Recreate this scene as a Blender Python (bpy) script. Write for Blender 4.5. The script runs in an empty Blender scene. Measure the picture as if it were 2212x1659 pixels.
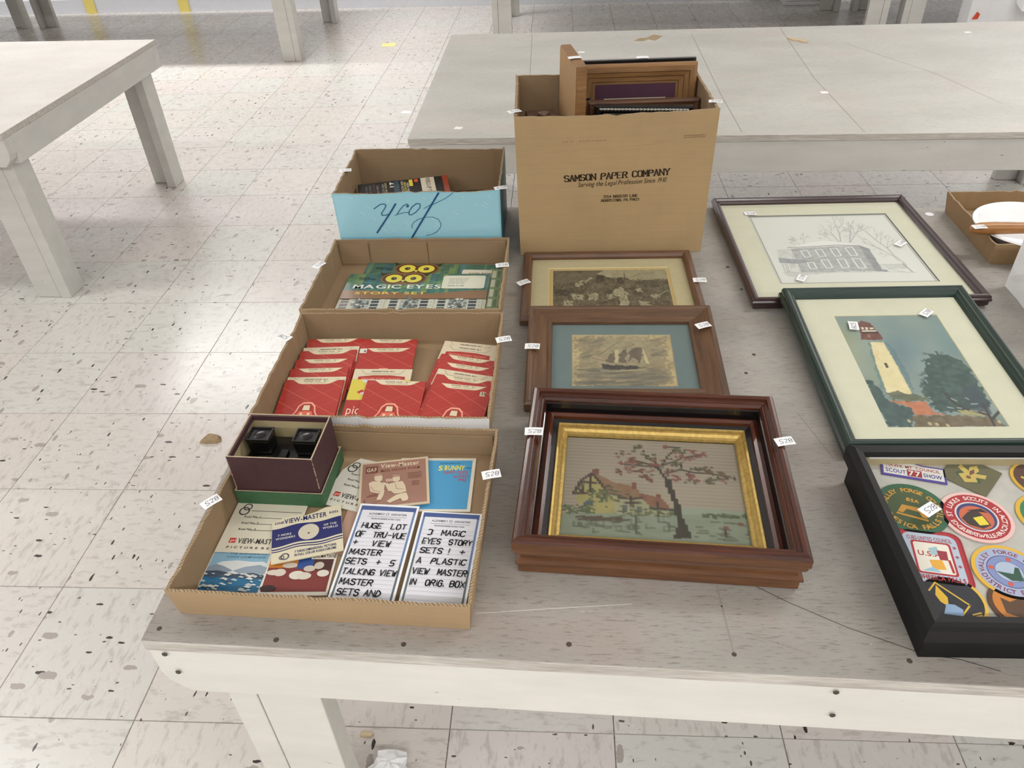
import bpy, math, random
import numpy as np
from mathutils import Vector, Matrix
random.seed(4); RNG=np.random.default_rng(7)
SC=bpy.context.scene; COL=SC.collection
D2R=math.pi/180
T=0.61                                   # height of the tables
# ------------------------------------------------------------------ camera, light, exposure
cd=bpy.data.cameras.new('camera'); cam=bpy.data.objects.new('camera',cd); COL.objects.link(cam); SC.camera=cam
CAMP=Vector((0.8147,-0.7250,1.3749)); CAMR=(0.913486,0.0387976,0.0488712)
cam.location=CAMP; cam.rotation_euler=CAMR; cd.sensor_width=36; cd.lens=36*1647.65/2212; cd.clip_start=.02
wd=bpy.data.worlds.new('world'); SC.world=wd; wd.use_nodes=True
wd.node_tree.nodes['Background'].inputs[0].default_value=(.9,.95,1,1); wd.node_tree.nodes['Background'].inputs[1].default_value=.3
vs=SC.view_settings; vs.view_transform='Standard'; vs.look='None'; vs.exposure=-0.22; vs.gamma=1; vs.use_curve_mapping=False
def area(name,x,y,z,sx,sy,power,col=(1,.97,.93)):
    l=bpy.data.lights.new(name,'AREA'); l.shape='RECTANGLE'; l.size=sx; l.size_y=sy; l.energy=power; l.color=col
    o=bpy.data.objects.new(name,l); COL.objects.link(o); o.location=(x,y,z); return o
for x in (-5.2,-1.75,5.1): area('fluorescent_lamp',x,4.78,2.68,2.4,.32,100,(1,.99,.975))
for x in (-1.9,1.25,4.4): area('fluorescent_lamp',x,-2.3,2.9,2.4,.32,72,(1,.985,.96))
for x in (-3.0,3.3): area('fluorescent_lamp',x,1.0,2.9,2.4,.32,58,(1,.985,.965))
# ------------------------------------------------------------------ small helpers
def lin1(c): return c/12.92 if c<=.04045 else ((c+.055)/1.055)**2.4
def L(r,g,b): return (lin1(r/255),lin1(g/255),lin1(b/255))
def LA(c): return (*L(*c),1)
def tag(o,label=None,cat=None,group=None,kind=None):
    if label: o['label']=label
    if cat: o['category']=cat
    if group: o['group']=group
    if kind: o['kind']=kind
    return o
def thing(name,label,cat,loc=(0,0,0),rot=0,group=None,tilt=0):
    o=bpy.data.objects.new(name,None); COL.objects.link(o); o.empty_display_size=.02
    o.location=loc; o.rotation_euler=(tilt,0,rot*D2R); return tag(o,label,cat,group)
class MB:
    def __init__(s): s.v=[];s.f=[];s.m=[]
    def face(s,pts,mi=0):
        n=len(s.v); s.v+=[tuple(p) for p in pts]; s.f.append(tuple(range(n,n+len(pts)))); s.m.append(mi)
    def add(s,v,f,mi=0):
        n=len(s.v); s.v+=[tuple(p) for p in v]
        for q in f: s.f.append(tuple(i+n for i in q)); s.m.append(mi)
    def box(s,x0,y0,z0,x1,y1,z1,mi=0):
        s.hexa([(x0,y0,z0),(x1,y0,z0),(x1,y1,z0),(x0,y1,z0),(x0,y0,z1),(x1,y0,z1),(x1,y1,z1),(x0,y1,z1)],mi)
    def hexa(s,p,mi=0):
        s.add(p,[(3,2,1,0),(4,5,6,7),(0,1,5,4),(1,2,6,5),(2,3,7,6),(3,0,4,7)],mi)
    def prism(s,poly,z0,z1,mi=0):
        n=len(poly); v=[(x,y,z0) for x,y in poly]+[(x,y,z1) for x,y in poly]
        s.add(v,[tuple(range(n-1,-1,-1)),tuple(range(n,2*n))]+[(i,(i+1)%n,n+(i+1)%n,n+i) for i in range(n)],mi)
    def cyl(s,x,y,z0,z1,r,n=12,mi=0,r1=None):
        r1=r if r1 is None else r1
        a=[2*math.pi*i/n for i in range(n)]
        v=[(x+r*math.cos(t),y+r*math.sin(t),z0) for t in a]+[(x+r1*math.cos(t),y+r1*math.sin(t),z1) for t in a]
        s.add(v,[tuple(range(n-1,-1,-1)),tuple(range(n,2*n))]+[(i,(i+1)%n,n+(i+1)%n,n+i) for i in range(n)],mi)
    def lathe(s,prof,n=32,mi=0,c=(0,0,0)):
        v=[];f=[];k=len(prof)
        for i in range(n):
            t=2*math.pi*i/n
            v+=[(c[0]+r*math.cos(t),c[1]+r*math.sin(t),c[2]+z) for r,z in prof]
        for i in range(n):
            for j in range(k-1): f.append((i*k+j,((i+1)%n)*k+j,((i+1)%n)*k+j+1,i*k+j+1))
        s.add(v,f,mi)
    def tube(s,pts,rad,n=10,mi=0):
        v=[];f=[];m=len(pts)
        for i,p in enumerate(pts):
            p=Vector(p); d=(Vector(pts[min(i+1,m-1)])-Vector(pts[max(i-1,0)])).normalized()
            u=d.cross(Vector((0,0,1))); u=u.normalized() if u.length>1e-4 else Vector((1,0,0)); w=u.cross(d)
            r=rad[i] if hasattr(rad,'__len__') else rad
            v+=[tuple(p+(u*math.cos(2*math.pi*k/n)+w*math.sin(2*math.pi*k/n))*r) for k in range(n)]
        for i in range(m-1):
            for k in range(n): f.append((i*n+k,i*n+(k+1)%n,(i+1)*n+(k+1)%n,(i+1)*n+k))
        f.append(tuple(range(n-1,-1,-1))); f.append(tuple(range((m-1)*n,m*n))); s.add(v,f,mi)
    def mesh(s,name,mats):
        me=bpy.data.meshes.new(name); me.from_pydata(s.v,[],s.f)
        for m in (mats if isinstance(mats,(list,tuple)) else [mats]): me.materials.append(m)
        me.polygons.foreach_set('material_index',s.m); me.update(); return me
    def build(s,name,mats,parent=None,loc=(0,0,0),rot=(0,0,0),smooth=False,bevel=0):
        me=s.mesh(name,mats)
        if smooth: me.polygons.foreach_set('use_smooth',[True]*len(me.polygons))
        return link(name,me,parent,loc,rot,bevel)
def link(name,me,parent=None,loc=(0,0,0),rot=(0,0,0),bevel=0):
    o=bpy.data.objects.new(name,me); COL.objects.link(o); o.location=loc; o.rotation_euler=rot
    if parent: o.parent=parent
    if bevel:
        b=o.modifiers.new('bevel','BEVEL'); b.width=bevel; b.segments=2; b.limit_method='ANGLE'; b.angle_limit=.6
    return o
# ------------------------------------------------------------------ materials
class NT:
    def __init__(s,name):
        s.m=bpy.data.materials.new(name); s.m.use_nodes=True; s.t=s.m.node_tree; s.b=s.t.nodes['Principled BSDF']
    def n(s,ty,**k):
        x=s.t.nodes.new('ShaderNode'+ty)
        for a,b in k.items():
            if a.startswith('i_'):
                x.inputs[int(a[2:]) if a[2:].isdigit() else a[2:].replace('_',' ')].default_value=b
            else: setattr(x,a,b)
        return x
    def l(s,a,b): s.t.links.new(a,b)
    def co(s,scale=(1,1,1),kind='Object',rnd=False):
        c=s.n('TexCoord'); mp=s.n('Mapping'); mp.inputs['Scale'].default_value=scale
        if rnd:
            oi=s.n('ObjectInfo'); ad=s.n('VectorMath',operation='MULTIPLY_ADD'); cx=s.n('CombineXYZ')
            for i in range(3): s.l(oi.outputs['Random'],cx.inputs[i])
            ad.inputs[1].default_value=(37,51,23); s.l(cx.outputs[0],ad.inputs[0]); s.l(c.outputs[kind],ad.inputs[2]); s.l(ad.outputs[0],mp.inputs[0])
        else: s.l(c.outputs[kind],mp.inputs[0])
        return mp.outputs[0]
    def noise(s,vec,scale,detail=4,rough=.6): 
        x=s.n('TexNoise'); x.inputs['Scale'].default_value=scale; x.inputs['Detail'].default_value=detail; x.inputs['Roughness'].default_value=rough; s.l(vec,x.inputs['Vector']); return x.outputs['Fac']
    def ramp(s,fac,stops,interp='LINEAR'):
        r=s.n('ValToRGB'); r.color_ramp.interpolation=interp; e=r.color_ramp.elements
        while len(e)<len(stops): e.new(.5)
        for k,(p,c) in zip(e,stops): k.position=p; k.color=c if len(c)==4 else (*c,1)
        s.l(fac,r.inputs[0]); return r.outputs[0]
    def mix(s,f,a,b,mode='MIX'):
        x=s.n('Mix',data_type='RGBA',blend_type=mode)
        for sock,val in ((x.inputs[0],f),(x.inputs[6],a),(x.inputs[7],b)):
            if hasattr(val,'is_output'): s.l(val,sock)
            else: sock.default_value=val if not isinstance(val,tuple) or len(val)==4 else (*val,1)
        return x.outputs[2]
    def base(s,c): 
        if hasattr(c,'is_output'): s.l(c,s.b.inputs['Base Color'])
        else: s.b.inputs['Base Color'].default_value=(*c,1)
    def bump(s,h,st=.2,d=.001):
        x=s.n('Bump'); x.inputs['Strength'].default_value=st; x.inputs['Distance'].default_value=d; s.l(h,x.inputs['Height']); s.l(x.outputs[0],s.b.inputs['Normal'])
    def set(s,**k):
        for a,b in k.items(): s.b.inputs[a.replace('_',' ')].default_value=b
        return s.m
W1=(1,1,1,1); B0=(0,0,0,1)
def plain(name,c,rough=.6,metal=0,spec=.5,var=.06,sc=60,coat=0):
    s=NT(name); v=s.co(rnd=True); f=s.noise(v,sc); c=L(*c)
    s.base(s.ramp(f,[(.3,tuple(x*(1-var) for x in c)),(.7,tuple(min(1,x*(1+var)) for x in c))]))
    s.set(Roughness=rough,Metallic=metal,Coat_Weight=coat,Coat_Roughness=.08); s.b.inputs['Specular IOR Level'].default_value=spec; return s.m
def wood(name,c1,c2,rough=.35,sc=1,coat=0,along=(6,90,90)):
    s=NT(name); v=s.co(tuple(a*sc for a in along),rnd=True); f=s.noise(v,1,6,.65); g=s.noise(s.co(tuple(a*sc*3.2 for a in along),rnd=True),1,3)
    c=s.ramp(f,[(.25,L(*c1)),(.5,tuple((a+b)/2 for a,b in zip(L(*c1),L(*c2)))),(.72,L(*c2))])
    c=s.mix(.35,c,s.ramp(g,[(.35,(.35,.3,.28)),(.6,W1)]),'MULTIPLY'); s.base(c); s.bump(g,.12,.0006)
    return s.set(Roughness=rough,Coat_Weight=coat,Coat_Roughness=.15)
def card(name,c,line=True,var=.07):
    s=NT(name); c=L(*c); v=s.co((1,1,1),rnd=True); f=s.noise(v,9,5); g=s.noise(s.co((8,8,420),rnd=True),1,2)
    b=s.ramp(f,[(.3,tuple(x*(1-var) for x in c)),(.7,tuple(x*(1+var*.6) for x in c))])
    if line: b=s.mix(.4,b,s.ramp(g,[(.35,(.90,.89,.88)),(.6,W1)]),'MULTIPLY')
    h=s.noise(v,300,2); s.bump(h,.08,.0005); s.base(b); return s.set(Roughness=.8)
def flute(name,c):                                   # raw corrugated edge
    s=NT(name); c=L(*c); w=s.n('TexWave',wave_type='BANDS',bands_direction='DIAGONAL'); w.inputs['Scale'].default_value=130; w.inputs['Distortion'].default_value=4
    s.l(s.co(),w.inputs['Vector']); s.base(s.ramp(w.outputs['Fac'],[(.1,tuple(x*.45 for x in c)),(.45,tuple(x*.8 for x in c)),(.8,c)])); return s.set(Roughness=.9)
def worn_paint(name,c,chips=.70,dirt=.12):
    s=NT(name); c=L(*c); v=s.co((1,1,1),rnd=True)
    f=s.noise(s.co((4,14,14),rnd=True),1.6,4); b=s.ramp(f,[(.25,tuple(x*(1-dirt) for x in c)),(.7,c)])
    ch=s.noise(s.co((22,55,70),rnd=True),1,7,.72); k=s.ramp(ch,[(chips,B0),(chips+.012,W1)]); b=s.mix(k,b,(*L(120,112,100),1))
    ch2=s.noise(s.co((9,40,40),rnd=True),1.7,8,.75); k2=s.ramp(ch2,[(chips+.02,B0),(chips+.03,W1)]); b=s.mix(k2,b,(*L(70,64,58),1))
    s.base(b); s.bump(s.noise(s.co((10,80,80),rnd=True),1,4),.25,.001); return s.set(Roughness=.5)
def tabletop_mat(name,c1,c2,pink,wear=.5):
    s=NT(name); v=s.co((1,1,1)); f=s.noise(s.co((2.2,5,5)),1.4,5); b=s.ramp(f,[(.3,L(*c1)),(.7,L(*c2))])
    b=s.mix(s.ramp(s.noise(s.co((1.5,2.5,1)),2.6,4,.6),[(.52,B0),(.66,(.5,.5,.5,1))]),b,(*L(*pink),1))
    st=s.noise(s.co((26,210,1)),2.0,5,.7); b=s.mix(wear,b,s.ramp(st,[(.34,(.60,.58,.56,1)),(.46,W1)]),'MULTIPLY')
    st2=s.noise(s.co((24,260,1)),2.3,5,.75); k=s.ramp(st2,[(.655,B0),(.68,(.7,.7,.7,1))]); b=s.mix(k,b,(*L(92,86,80),1))
    sp=s.noise(s.co((30,90,1)),1.1,7,.7); k=s.ramp(sp,[(.70,B0),(.72,W1)]); b=s.mix(k,b,(*L(84,78,72),1))
    wt=s.noise(s.co((14,60,1)),1.9,6,.7); k=s.ramp(wt,[(.69,B0),(.72,(.6,.6,.6,1))]); b=s.mix(k,b,(*L(215,213,208),1))
    s.base(b); s.bump(st,.3,.001); return s.set(Roughness=.52)
def tile_mat():
    s=NT('vinyl_tile'); oi=s.n('ObjectInfo'); v=s.co((1,1,1),rnd=True)
    tint=s.ramp(oi.outputs['Random'],[(0,L(206,198,192)),(.35,L(208,203,197)),(.6,L(204,203,197)),(1,L(207,199,196))])
    b=s.mix(s.ramp(s.noise(s.co((14,26,1),rnd=True),1.3,5,.7),[(.35,(.85,.85,.85,1)),(.6,W1)]),tint,tint)
    mo=s.noise(s.co((28,75,1),rnd=True),1,5,.62); b=s.mix(1,tint,s.ramp(mo,[(.36,(.80,.79,.78,1)),(.47,W1)]),'MULTIPLY')
    wob=s.noise(v,60,3)                                  # dark chips: sparse stretched cells
    def chips(sc,thr,rad,col,b):
        vo=s.n('TexVoronoi',feature='F1'); vo.inputs['Scale'].default_value=1; vo.inputs['Randomness'].default_value=1
        ad=s.n('VectorMath',operation='MULTIPLY_ADD'); cx=s.n('CombineXYZ'); s.l(wob,cx.inputs[0]); s.l(wob,cx.inputs[1]); ad.inputs[1].default_value=(.5,.5,0); s.l(cx.outputs[0],ad.inputs[0]); s.l(s.co(sc,rnd=True),ad.inputs[2])
        s.l(ad.outputs[0],vo.inputs['Vector']); sep=s.n('SeparateColor'); s.l(vo.outputs['Color'],sep.inputs[0])
        a=s.n('Math',operation='LESS_THAN'); s.l(sep.outputs[0],a.inputs[0]); a.inputs[1].default_value=thr
        r=s.n('Math',operation='MULTIPLY'); s.l(sep.outputs[1],r.inputs[0]); r.inputs[1].default_value=rad
        d=s.n('Math',operation='LESS_THAN'); s.l(vo.outputs['Distance'],d.inputs[0]); s.l(r.outputs[0],d.inputs[1])
        m=s.n('Math',operation='MULTIPLY'); s.l(a.outputs[0],m.inputs[0]); s.l(d.outputs[0],m.inputs[1]); return s.mix(m.outputs[0],b,(*L(*col),1))
    b=chips((84,30,1),.10,.36,(60,54,52),b); b=chips((130,55,1),.15,.30,(96,88,84),b); b=chips((44,20,1),.16,.42,(166,158,152),b)
    s.base(b); s.bump(s.noise(v,18,4),.05,.001)
    rr=s.noise(v,14,4); r=s.n('MapRange'); r.inputs['To Min'].default_value=.22; r.inputs['To Max'].default_value=.32; s.l(rr,r.inputs['Value']); s.l(r.outputs[0],s.b.inputs['Roughness']); return s.m
def print_mat(name,rough=.55,coat=0,weave=0,metal=0):
    s=NT(name); a=s.n('Attribute',attribute_name='Col'); s.base(a.outputs['Color'])
    if weave: s.bump(s.noise(s.co((60,900,1)),1,2),.6,.0006)
    return s.set(Roughness=rough,Coat_Weight=coat,Coat_Roughness=.12,Metallic=metal)
def glass_mat():
    s=NT('picture_glass'); t=s.n('BsdfTransparent'); g=s.n('BsdfGlossy'); g.inputs['Roughness'].default_value=.03; t.inputs[0].default_value=(.97,.985,.97,1)
    f=s.n('Fresnel'); ge=s.n('NewGeometry'); mr=s.n('MapRange'); mr.inputs['To Min'].default_value=1.4; mr.inputs['To Max'].default_value=1/1.4; s.l(ge.outputs['Backfacing'],mr.inputs['Value']); s.l(mr.outputs[0],f.inputs[0]); m=s.n('MixShader'); s.l(f.outputs[0],m.inputs[0]); s.l(t.outputs[0],m.inputs[1]); s.l(g.outputs[0],m.inputs[2])
    s.l(m.outputs[0],s.t.nodes['Material Output'].inputs[0]); return s.m
M=dict(paint=worn_paint('white_paint',(222,220,212)),paint2=worn_paint('dimmed_white_paint',(205,203,197),.69),top_near=tabletop_mat('grey_tabletop',(140,136,129),(164,160,153),(160,145,137),.95),  # paint2: same white paint, darkened for weaker light on the farther tables
 top_far=tabletop_mat('pale_tabletop',(178,176,169),(194,192,185),(190,179,171),.65),top_left=tabletop_mat('white_tabletop',(198,194,188),(211,208,202),(204,193,186),.5),
 ply=wood('worn_ply_edge',(176,170,160),(212,208,200),.7,1.2),tile=tile_mat(),grout=plain('grout',(142,133,125),.8),wall=plain('wall_paint',(222,222,224),.6,sc=3,var=.02),base=plain('base_paint',(200,201,206),.4,var=.03),ceil=plain('ceiling_paint',(230,230,228),.8),
 kraft=card('kraft_cardboard',(172,146,111)),kraft2=card('kraft_carton',(176,149,108)),kraft3=card('brown_cardboard',(150,122,86)),inner=card('cardboard_inside_shaded',(146,122,92)),edge=flute('corrugated_edge',(166,142,110)),white_card=plain('white_card',(226,226,226),.5,var=.02),blue=plain('pale_blue_card',(150,204,218),.4),teal=plain('teal_card',(78,140,165),.4),  # inner is kraft with the shade inside the trays put into its colour
 print=print_mat('printed_paper',.5),gloss=print_mat('glossy_print',.3,.5),stitch=print_mat('stitched_wool',.9,0,1),matte=print_mat('painted_paper',.7),paper=plain('white_paper',(238,238,238),.55,var=.02),glass=glass_mat(),
 walnut=wood('walnut',(44,18,10),(92,44,24),.26,1,.35),walnut2=wood('light_walnut',(78,48,28),(122,80,46),.33,1,.25),ebony=plain('ebonised_wood',(14,12,13),.22,coat=.4),gold=plain('gilt',(186,158,92),.34,.75,var=.2,sc=160),
 oak=wood('brown_oak',(72,50,34),(108,78,52),.45,1),photo_oak=wood('dark_oak',(78,52,36),(112,78,54),.38,1,.2),mahog=wood('mahogany',(38,20,22),(62,36,36),.28,1,.4),green=wood('dark_green_wood',(28,46,42),(46,66,58),.32,1,.3),black=plain('black_leatherette',(9,9,10),.5,var=.3,sc=900,spec=.3),blackgloss=plain('black_plastic',(9,9,9),.28,coat=.2),
 cream=plain('cream_mat',(208,205,184),.85,var=.03,sc=30),creamed=plain('bevel_cream',(206,194,152),.8),olive=plain('tan_mat',(176,164,130),.85,var=.04),blue_mat=plain('slate_blue_mat',(98,112,112),.85,var=.05),grey_mat=plain('dark_mat_line',(110,110,106),.8),felt=plain('grey_felt',(186,182,176),.95,var=.09,sc=45),
 honey=wood('honey_oak',(116,82,46),(160,118,72),.45,1.1),tan=card('tan_backing',(176,140,98)),purple=plain('purple_mat',(74,38,58),.7),brass=plain('brass_edge',(120,96,56),.35,.8),silver=plain('silver_rope',(170,168,160),.3,.9),
 maroon=plain('maroon_paper',(64,36,40),.62,var=.12,sc=90),greenp=plain('green_paper',(52,92,60),.6,var=.1,sc=120),scuff=plain('scuffed_board_edge',(176,158,132),.8,var=.2,sc=300),boxin=plain('buff_lining',(176,160,122),.75),enamel=plain('white_enamel',(236,236,236),.12,coat=.5,var=.01),stick=wood('turned_wood',(150,98,46),(186,132,76),.35,1),yellow=plain('yellow_paper',(226,222,150),.6),red=plain('red_plastic',(205,70,40),.5),dark=plain('dark_hole',(74,66,60),.8),crumb=plain('brown_scrap',(158,136,104),.85,var=.2,sc=80),pale_wood=wood('pale_veneer',(196,170,130),(226,206,170),.6,2),
 ylw=plain('yellow_tape',(214,196,110),.5))
# ------------------------------------------------------------------ flat print: polygons in layers, and painted canvases (vertex colours)
def glyphs(weight):
    out={}; tmp=[]
    for ch in "ABCDEFGHIJKLMNOPQRSTUVWXYZabcdefghijklmnopqrstuvwxyz0123456789.,'!-+&":
        c=bpy.data.curves.new('t','FONT'); c.body=ch; c.size=1; c.offset=weight; c.resolution_u=3; o=bpy.data.objects.new('t',c); COL.objects.link(o); tmp.append((ch,o,c))
    dg=bpy.context.evaluated_depsgraph_get(); dg.update()
    for ch,o,c in tmp:
        me=o.evaluated_get(dg).to_mesh(); v=[(p.co.x,p.co.y) for p in me.vertices]; f=[tuple(p.vertices) for p in me.polygons]
        out[ch]=(v,f,(max(p[0] for p in v) if v else .3)); o.evaluated_get(dg).to_mesh_clear()
    for ch,o,c in tmp: bpy.data.objects.remove(o); bpy.data.curves.remove(c)
    return out
GL={'r':glyphs(0),'b':glyphs(.022)}
# stroke letters on a 4 x 6 grid (marker handwriting and the serif lettering)
ST={'A':'00,26,40;12,32','B':'00,06,36,45,44,33,03;33,42,41,30,00','C':'45,36,16,05,01,10,30,41','D':'00,06,26,44,42,20,00','E':'46,06,00,40;03,33','F':'46,06,00;03,33','G':'45,36,16,05,01,10,30,41,43,23','H':'00,06;40,46;03,43','I':'20,26','J':'46,41,30,10,01','K':'00,06;46,03,40','L':'06,00,40','M':'00,06,22,46,40','N':'00,06,40,46','O':'10,01,05,16,36,45,41,30,10','P':'00,06,36,45,44,33,03','R':'00,06,36,45,44,33,03;23,40','S':'45,36,16,05,04,13,33,42,41,30,10,01','T':'06,46;26,20','U':'06,01,10,30,41,46','V':'06,20,46','W':'06,10,24,30,46','X':'06,40;46,00','Y':'06,23,46;23,20','Z':'06,46,00,40','i':'20,24;25,26','0':'10,01,05,16,36,45,41,30,10','1':'15,26,20','2':'05,16,36,45,44,00,40','3':'06,36,45,44,33,42,41,30,00','4':'30,36,02,42','5':'46,06,03,33,42,41,30,00','8':'13,04,05,16,36,45,44,33,13,02,01,10,30,41,42,33','9':'43,33,13,04,05,16,36,45,41,30','+':'21,25;03,43','-':'13,43','!':'22,26;20,20','.':'20,21',',':'21,10','7':'06,46,10'}
class Art:
    def __init__(s,w=0,h=0): s.w=w;s.h=h;s.v=[];s.f=[];s.c=[];s.z=0
    def up(s): s.z+=3e-5; return s
    def poly(s,pts,col,up=True):
        if up: s.up()
        n=len(s.v); s.v+=[(x,y,s.z) for x,y in pts]; a=sum(pts[i][0]*pts[(i+1)%len(pts)][1]-pts[(i+1)%len(pts)][0]*pts[i][1] for i in range(len(pts)))
        r=range(n,n+len(pts)); s.f.append(tuple(r) if a>0 else tuple(reversed(r))); s.c.append(L(*col))
    def rect(s,x0,y0,x1,y1,col,up=True): s.poly([(x0,y0),(x1,y0),(x1,y1),(x0,y1)],col,up)
    def disc(s,x,y,r,col,n=28,ry=None,a0=0,a1=360): 
        ry=ry or r; p=[(x+r*math.cos(t*D2R),y+ry*math.sin(t*D2R)) for t in np.linspace(a0,a1,n,endpoint=(a1-a0)<360)]; s.poly(p,col)
    def ring(s,x,y,r0,r1,col,n=40):
        s.up()
        for i in range(n):
            a=2*math.pi*i/n;b=2*math.pi*(i+1)/n
            s.poly([(x+r0*math.cos(a),y+r0*math.sin(a)),(x+r1*math.cos(a),y+r1*math.sin(a)),(x+r1*math.cos(b),y+r1*math.sin(b)),(x+r0*math.cos(b),y+r0*math.sin(b))],col,False)
    def line(s,pts,wd,col,up=True,nib=None):
        if up: s.up()
        for (x0,y0),(x1,y1) in zip(pts[:-1],pts[1:]):
            dx,dy=x1-x0,y1-y0; l=math.hypot(dx,dy) or 1e-9
            w=wd if nib is None else wd*(nib+(1-nib)*abs(dy)/l)
            e=w*.35; ux,uy=dx/l,dy/l; nx,ny=-uy*w/2,ux*w/2
            s.poly([(x0-ux*e+nx,y0-uy*e+ny),(x0-ux*e-nx,y0-uy*e-ny),(x1+ux*e-nx,y1+uy*e-ny),(x1+ux*e+nx,y1+uy*e+ny)],col,False)
    def text(s,t,x,y,h,col,font='b',sx=1,rot=0,shear=0,align='l',gap=.07,width=None):
        F=GL[font]; sc=h/.73; adv=[]; px=0
        for ch in t:
            adv.append(px); px+=(.28 if ch==' ' or ch not in F else F[ch][2]+gap)
        if width: sx=width/(px*sc)
        tot=px*sc*sx; off={'l':0,'c':-tot/2,'r':-tot}[align]; ca,sa=math.cos(rot*D2R),math.sin(rot*D2R); s.up()
        for ch,a in zip(t,adv):
            if ch not in F: continue
            n=len(s.v)
            for vx,vy in F[ch][0]:
                qx=off+(a+vx+vy*shear)*sc*sx; qy=vy*sc; s.v.append((x+qx*ca-qy*sa,y+qx*sa+qy*ca,s.z))
            for q in F[ch][1]: s.f.append(tuple(i+n for i in q)); s.c.append(L(*col))
        return tot
    def arc(s,t,x,y,r,h,col,a0,a1,font='b',flip=False):          # letters round a circle
        s.up()
        for i,ch in enumerate(t):
            if ch==' ': continue
            a=a0+(a1-a0)*(i+.5)/len(t); F=GL[font].get(ch)
            if not F: continue
            sc=h/.73; th=(a+(90 if flip else -90))*D2R; ca,sa=math.cos(th),math.sin(th); cx,cy=x+r*math.cos(a*D2R),y+r*math.sin(a*D2R); n=len(s.v)
            for vx,vy in F[0]:
                qx=(vx-F[2]/2)*sc; qy=(vy-.36)*sc; s.v.append((cx+qx*ca-qy*sa,cy+qx*sa+qy*ca,s.z))
            for q in F[1]: s.f.append(tuple(k+n for k in q)); s.c.append(L(*col))
    def hand(s,t,x,y,h,col,wd,sx=.62,shear=.12,nib=None,serif=False,width=None,jit=0,rot=0):
        k=h/6; adv=1.35 if not serif else 1.3; n=sum(.8 if c==' ' else (.45 if c in 'I1i.,!' else 1) for c in t); ca,sa=math.cos(rot*D2R),math.sin(rot*D2R)
        if width: sx=width/(n*adv*4*k)
        px=0; s.up()
        for ch in t:
            if ch==' ': px+=.8*adv*4*k*sx; continue
            nar=ch in 'I1i.,!'; j=lambda: random.uniform(-jit,jit)*k
            for st in ST.get(ch,ST.get(ch.upper(),'')).split(';'):
                if not st: continue
                q=[((int(p[0])-(1.4 if nar else 0))*k*sx+px+int(p[1])*k*shear+j(),int(p[1])*k+j()) for p in st.split(',')]
                if ch in 'SOCGUDBPRJ0235689' and len(q)>3:                # round the bowls
                    for _ in range(2):
                        z=[q[0]] if q[0]!=q[-1] else []
                        for (ax,ay),(bx,by) in zip(q[:-1],q[1:]): z+=[(ax*.75+bx*.25,ay*.75+by*.25),(ax*.25+bx*.75,ay*.25+by*.75)]
                        q=z+([q[-1]] if q[0]!=q[-1] else [z[0]])
                P=[(x+a*ca-b*sa,y+a*sa+b*ca) for a,b in q]; s.line(P,wd,col,False,nib)
                if serif:
                    for (a,b),o in ((q[0],q[1]),(q[-1],q[-2])):
                        if abs(a-o[0])<abs(b-o[1])*.9 and (b<.2*k or b>5.8*k):
                            g=.9*k*sx; s.line([(x+(a-g)*ca-b*sa,y+(a-g)*sa+b*ca),(x+(a+g)*ca-b*sa,y+(a+g)*sa+b*ca)],wd*.45,col,False)
            px+=(.45 if nar else 1)*adv*4*k*sx
    def build(s,name,parent,z,mat=None,loc=None,rot=(0,0,0)):
        me=bpy.data.meshes.new(name); me.from_pydata(s.v,[],s.f); me.materials.append(mat or M['print'])
        at=me.color_attributes.new('Col','FLOAT_COLOR','CORNER'); n=[len(p) for p in s.f]
        at.data.foreach_set('color',np.repeat(np.c_[np.array(s.c),np.ones(len(s.c))],n,axis=0).astype('f').ravel()); me.update()
        return link(name,me,parent,loc or (0,0,z),rot)
def hom(q):                      # corner points of a flat print (TL,TR,BR,BL) -> function giving its own (u,v), v down
    A=[];b=[]
    for (x,y),(u,v) in zip(q,[(0,0),(1,0),(1,1),(0,1)]):
        A.append([x,y,1,0,0,0,-u*x,-u*y]);b.append(u);A.append([0,0,0,x,y,1,-v*x,-v*y]);b.append(v)
    h=np.append(np.linalg.solve(np.array(A,float),np.array(b,float)),1).reshape(3,3)
    def f(pts):
        o=[]
        for x,y in pts:
            p=h@np.array([x,y,1.]); o.append((p[0]/p[2],p[1]/p[2]))
        return o
    return f
def vnoise(h,w,cy,cx,seed):      # smooth random field 0..1
    r=np.random.default_rng(seed).random((cy+2,cx+2)); y=np.linspace(0,cy,h);x=np.linspace(0,cx,w); yi=y.astype(int);xi=x.astype(int); fy=(y-yi)[:,None];fx=(x-xi)[None]; fy=fy*fy*(3-2*fy);fx=fx*fx*(3-2*fx)
    g=lambda a,b: r[np.ix_(yi+a,xi+b)]
    return (g(0,0)*(1-fx)+g(0,1)*fx)*(1-fy)+(g(1,0)*(1-fx)+g(1,1)*fx)*fy
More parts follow.
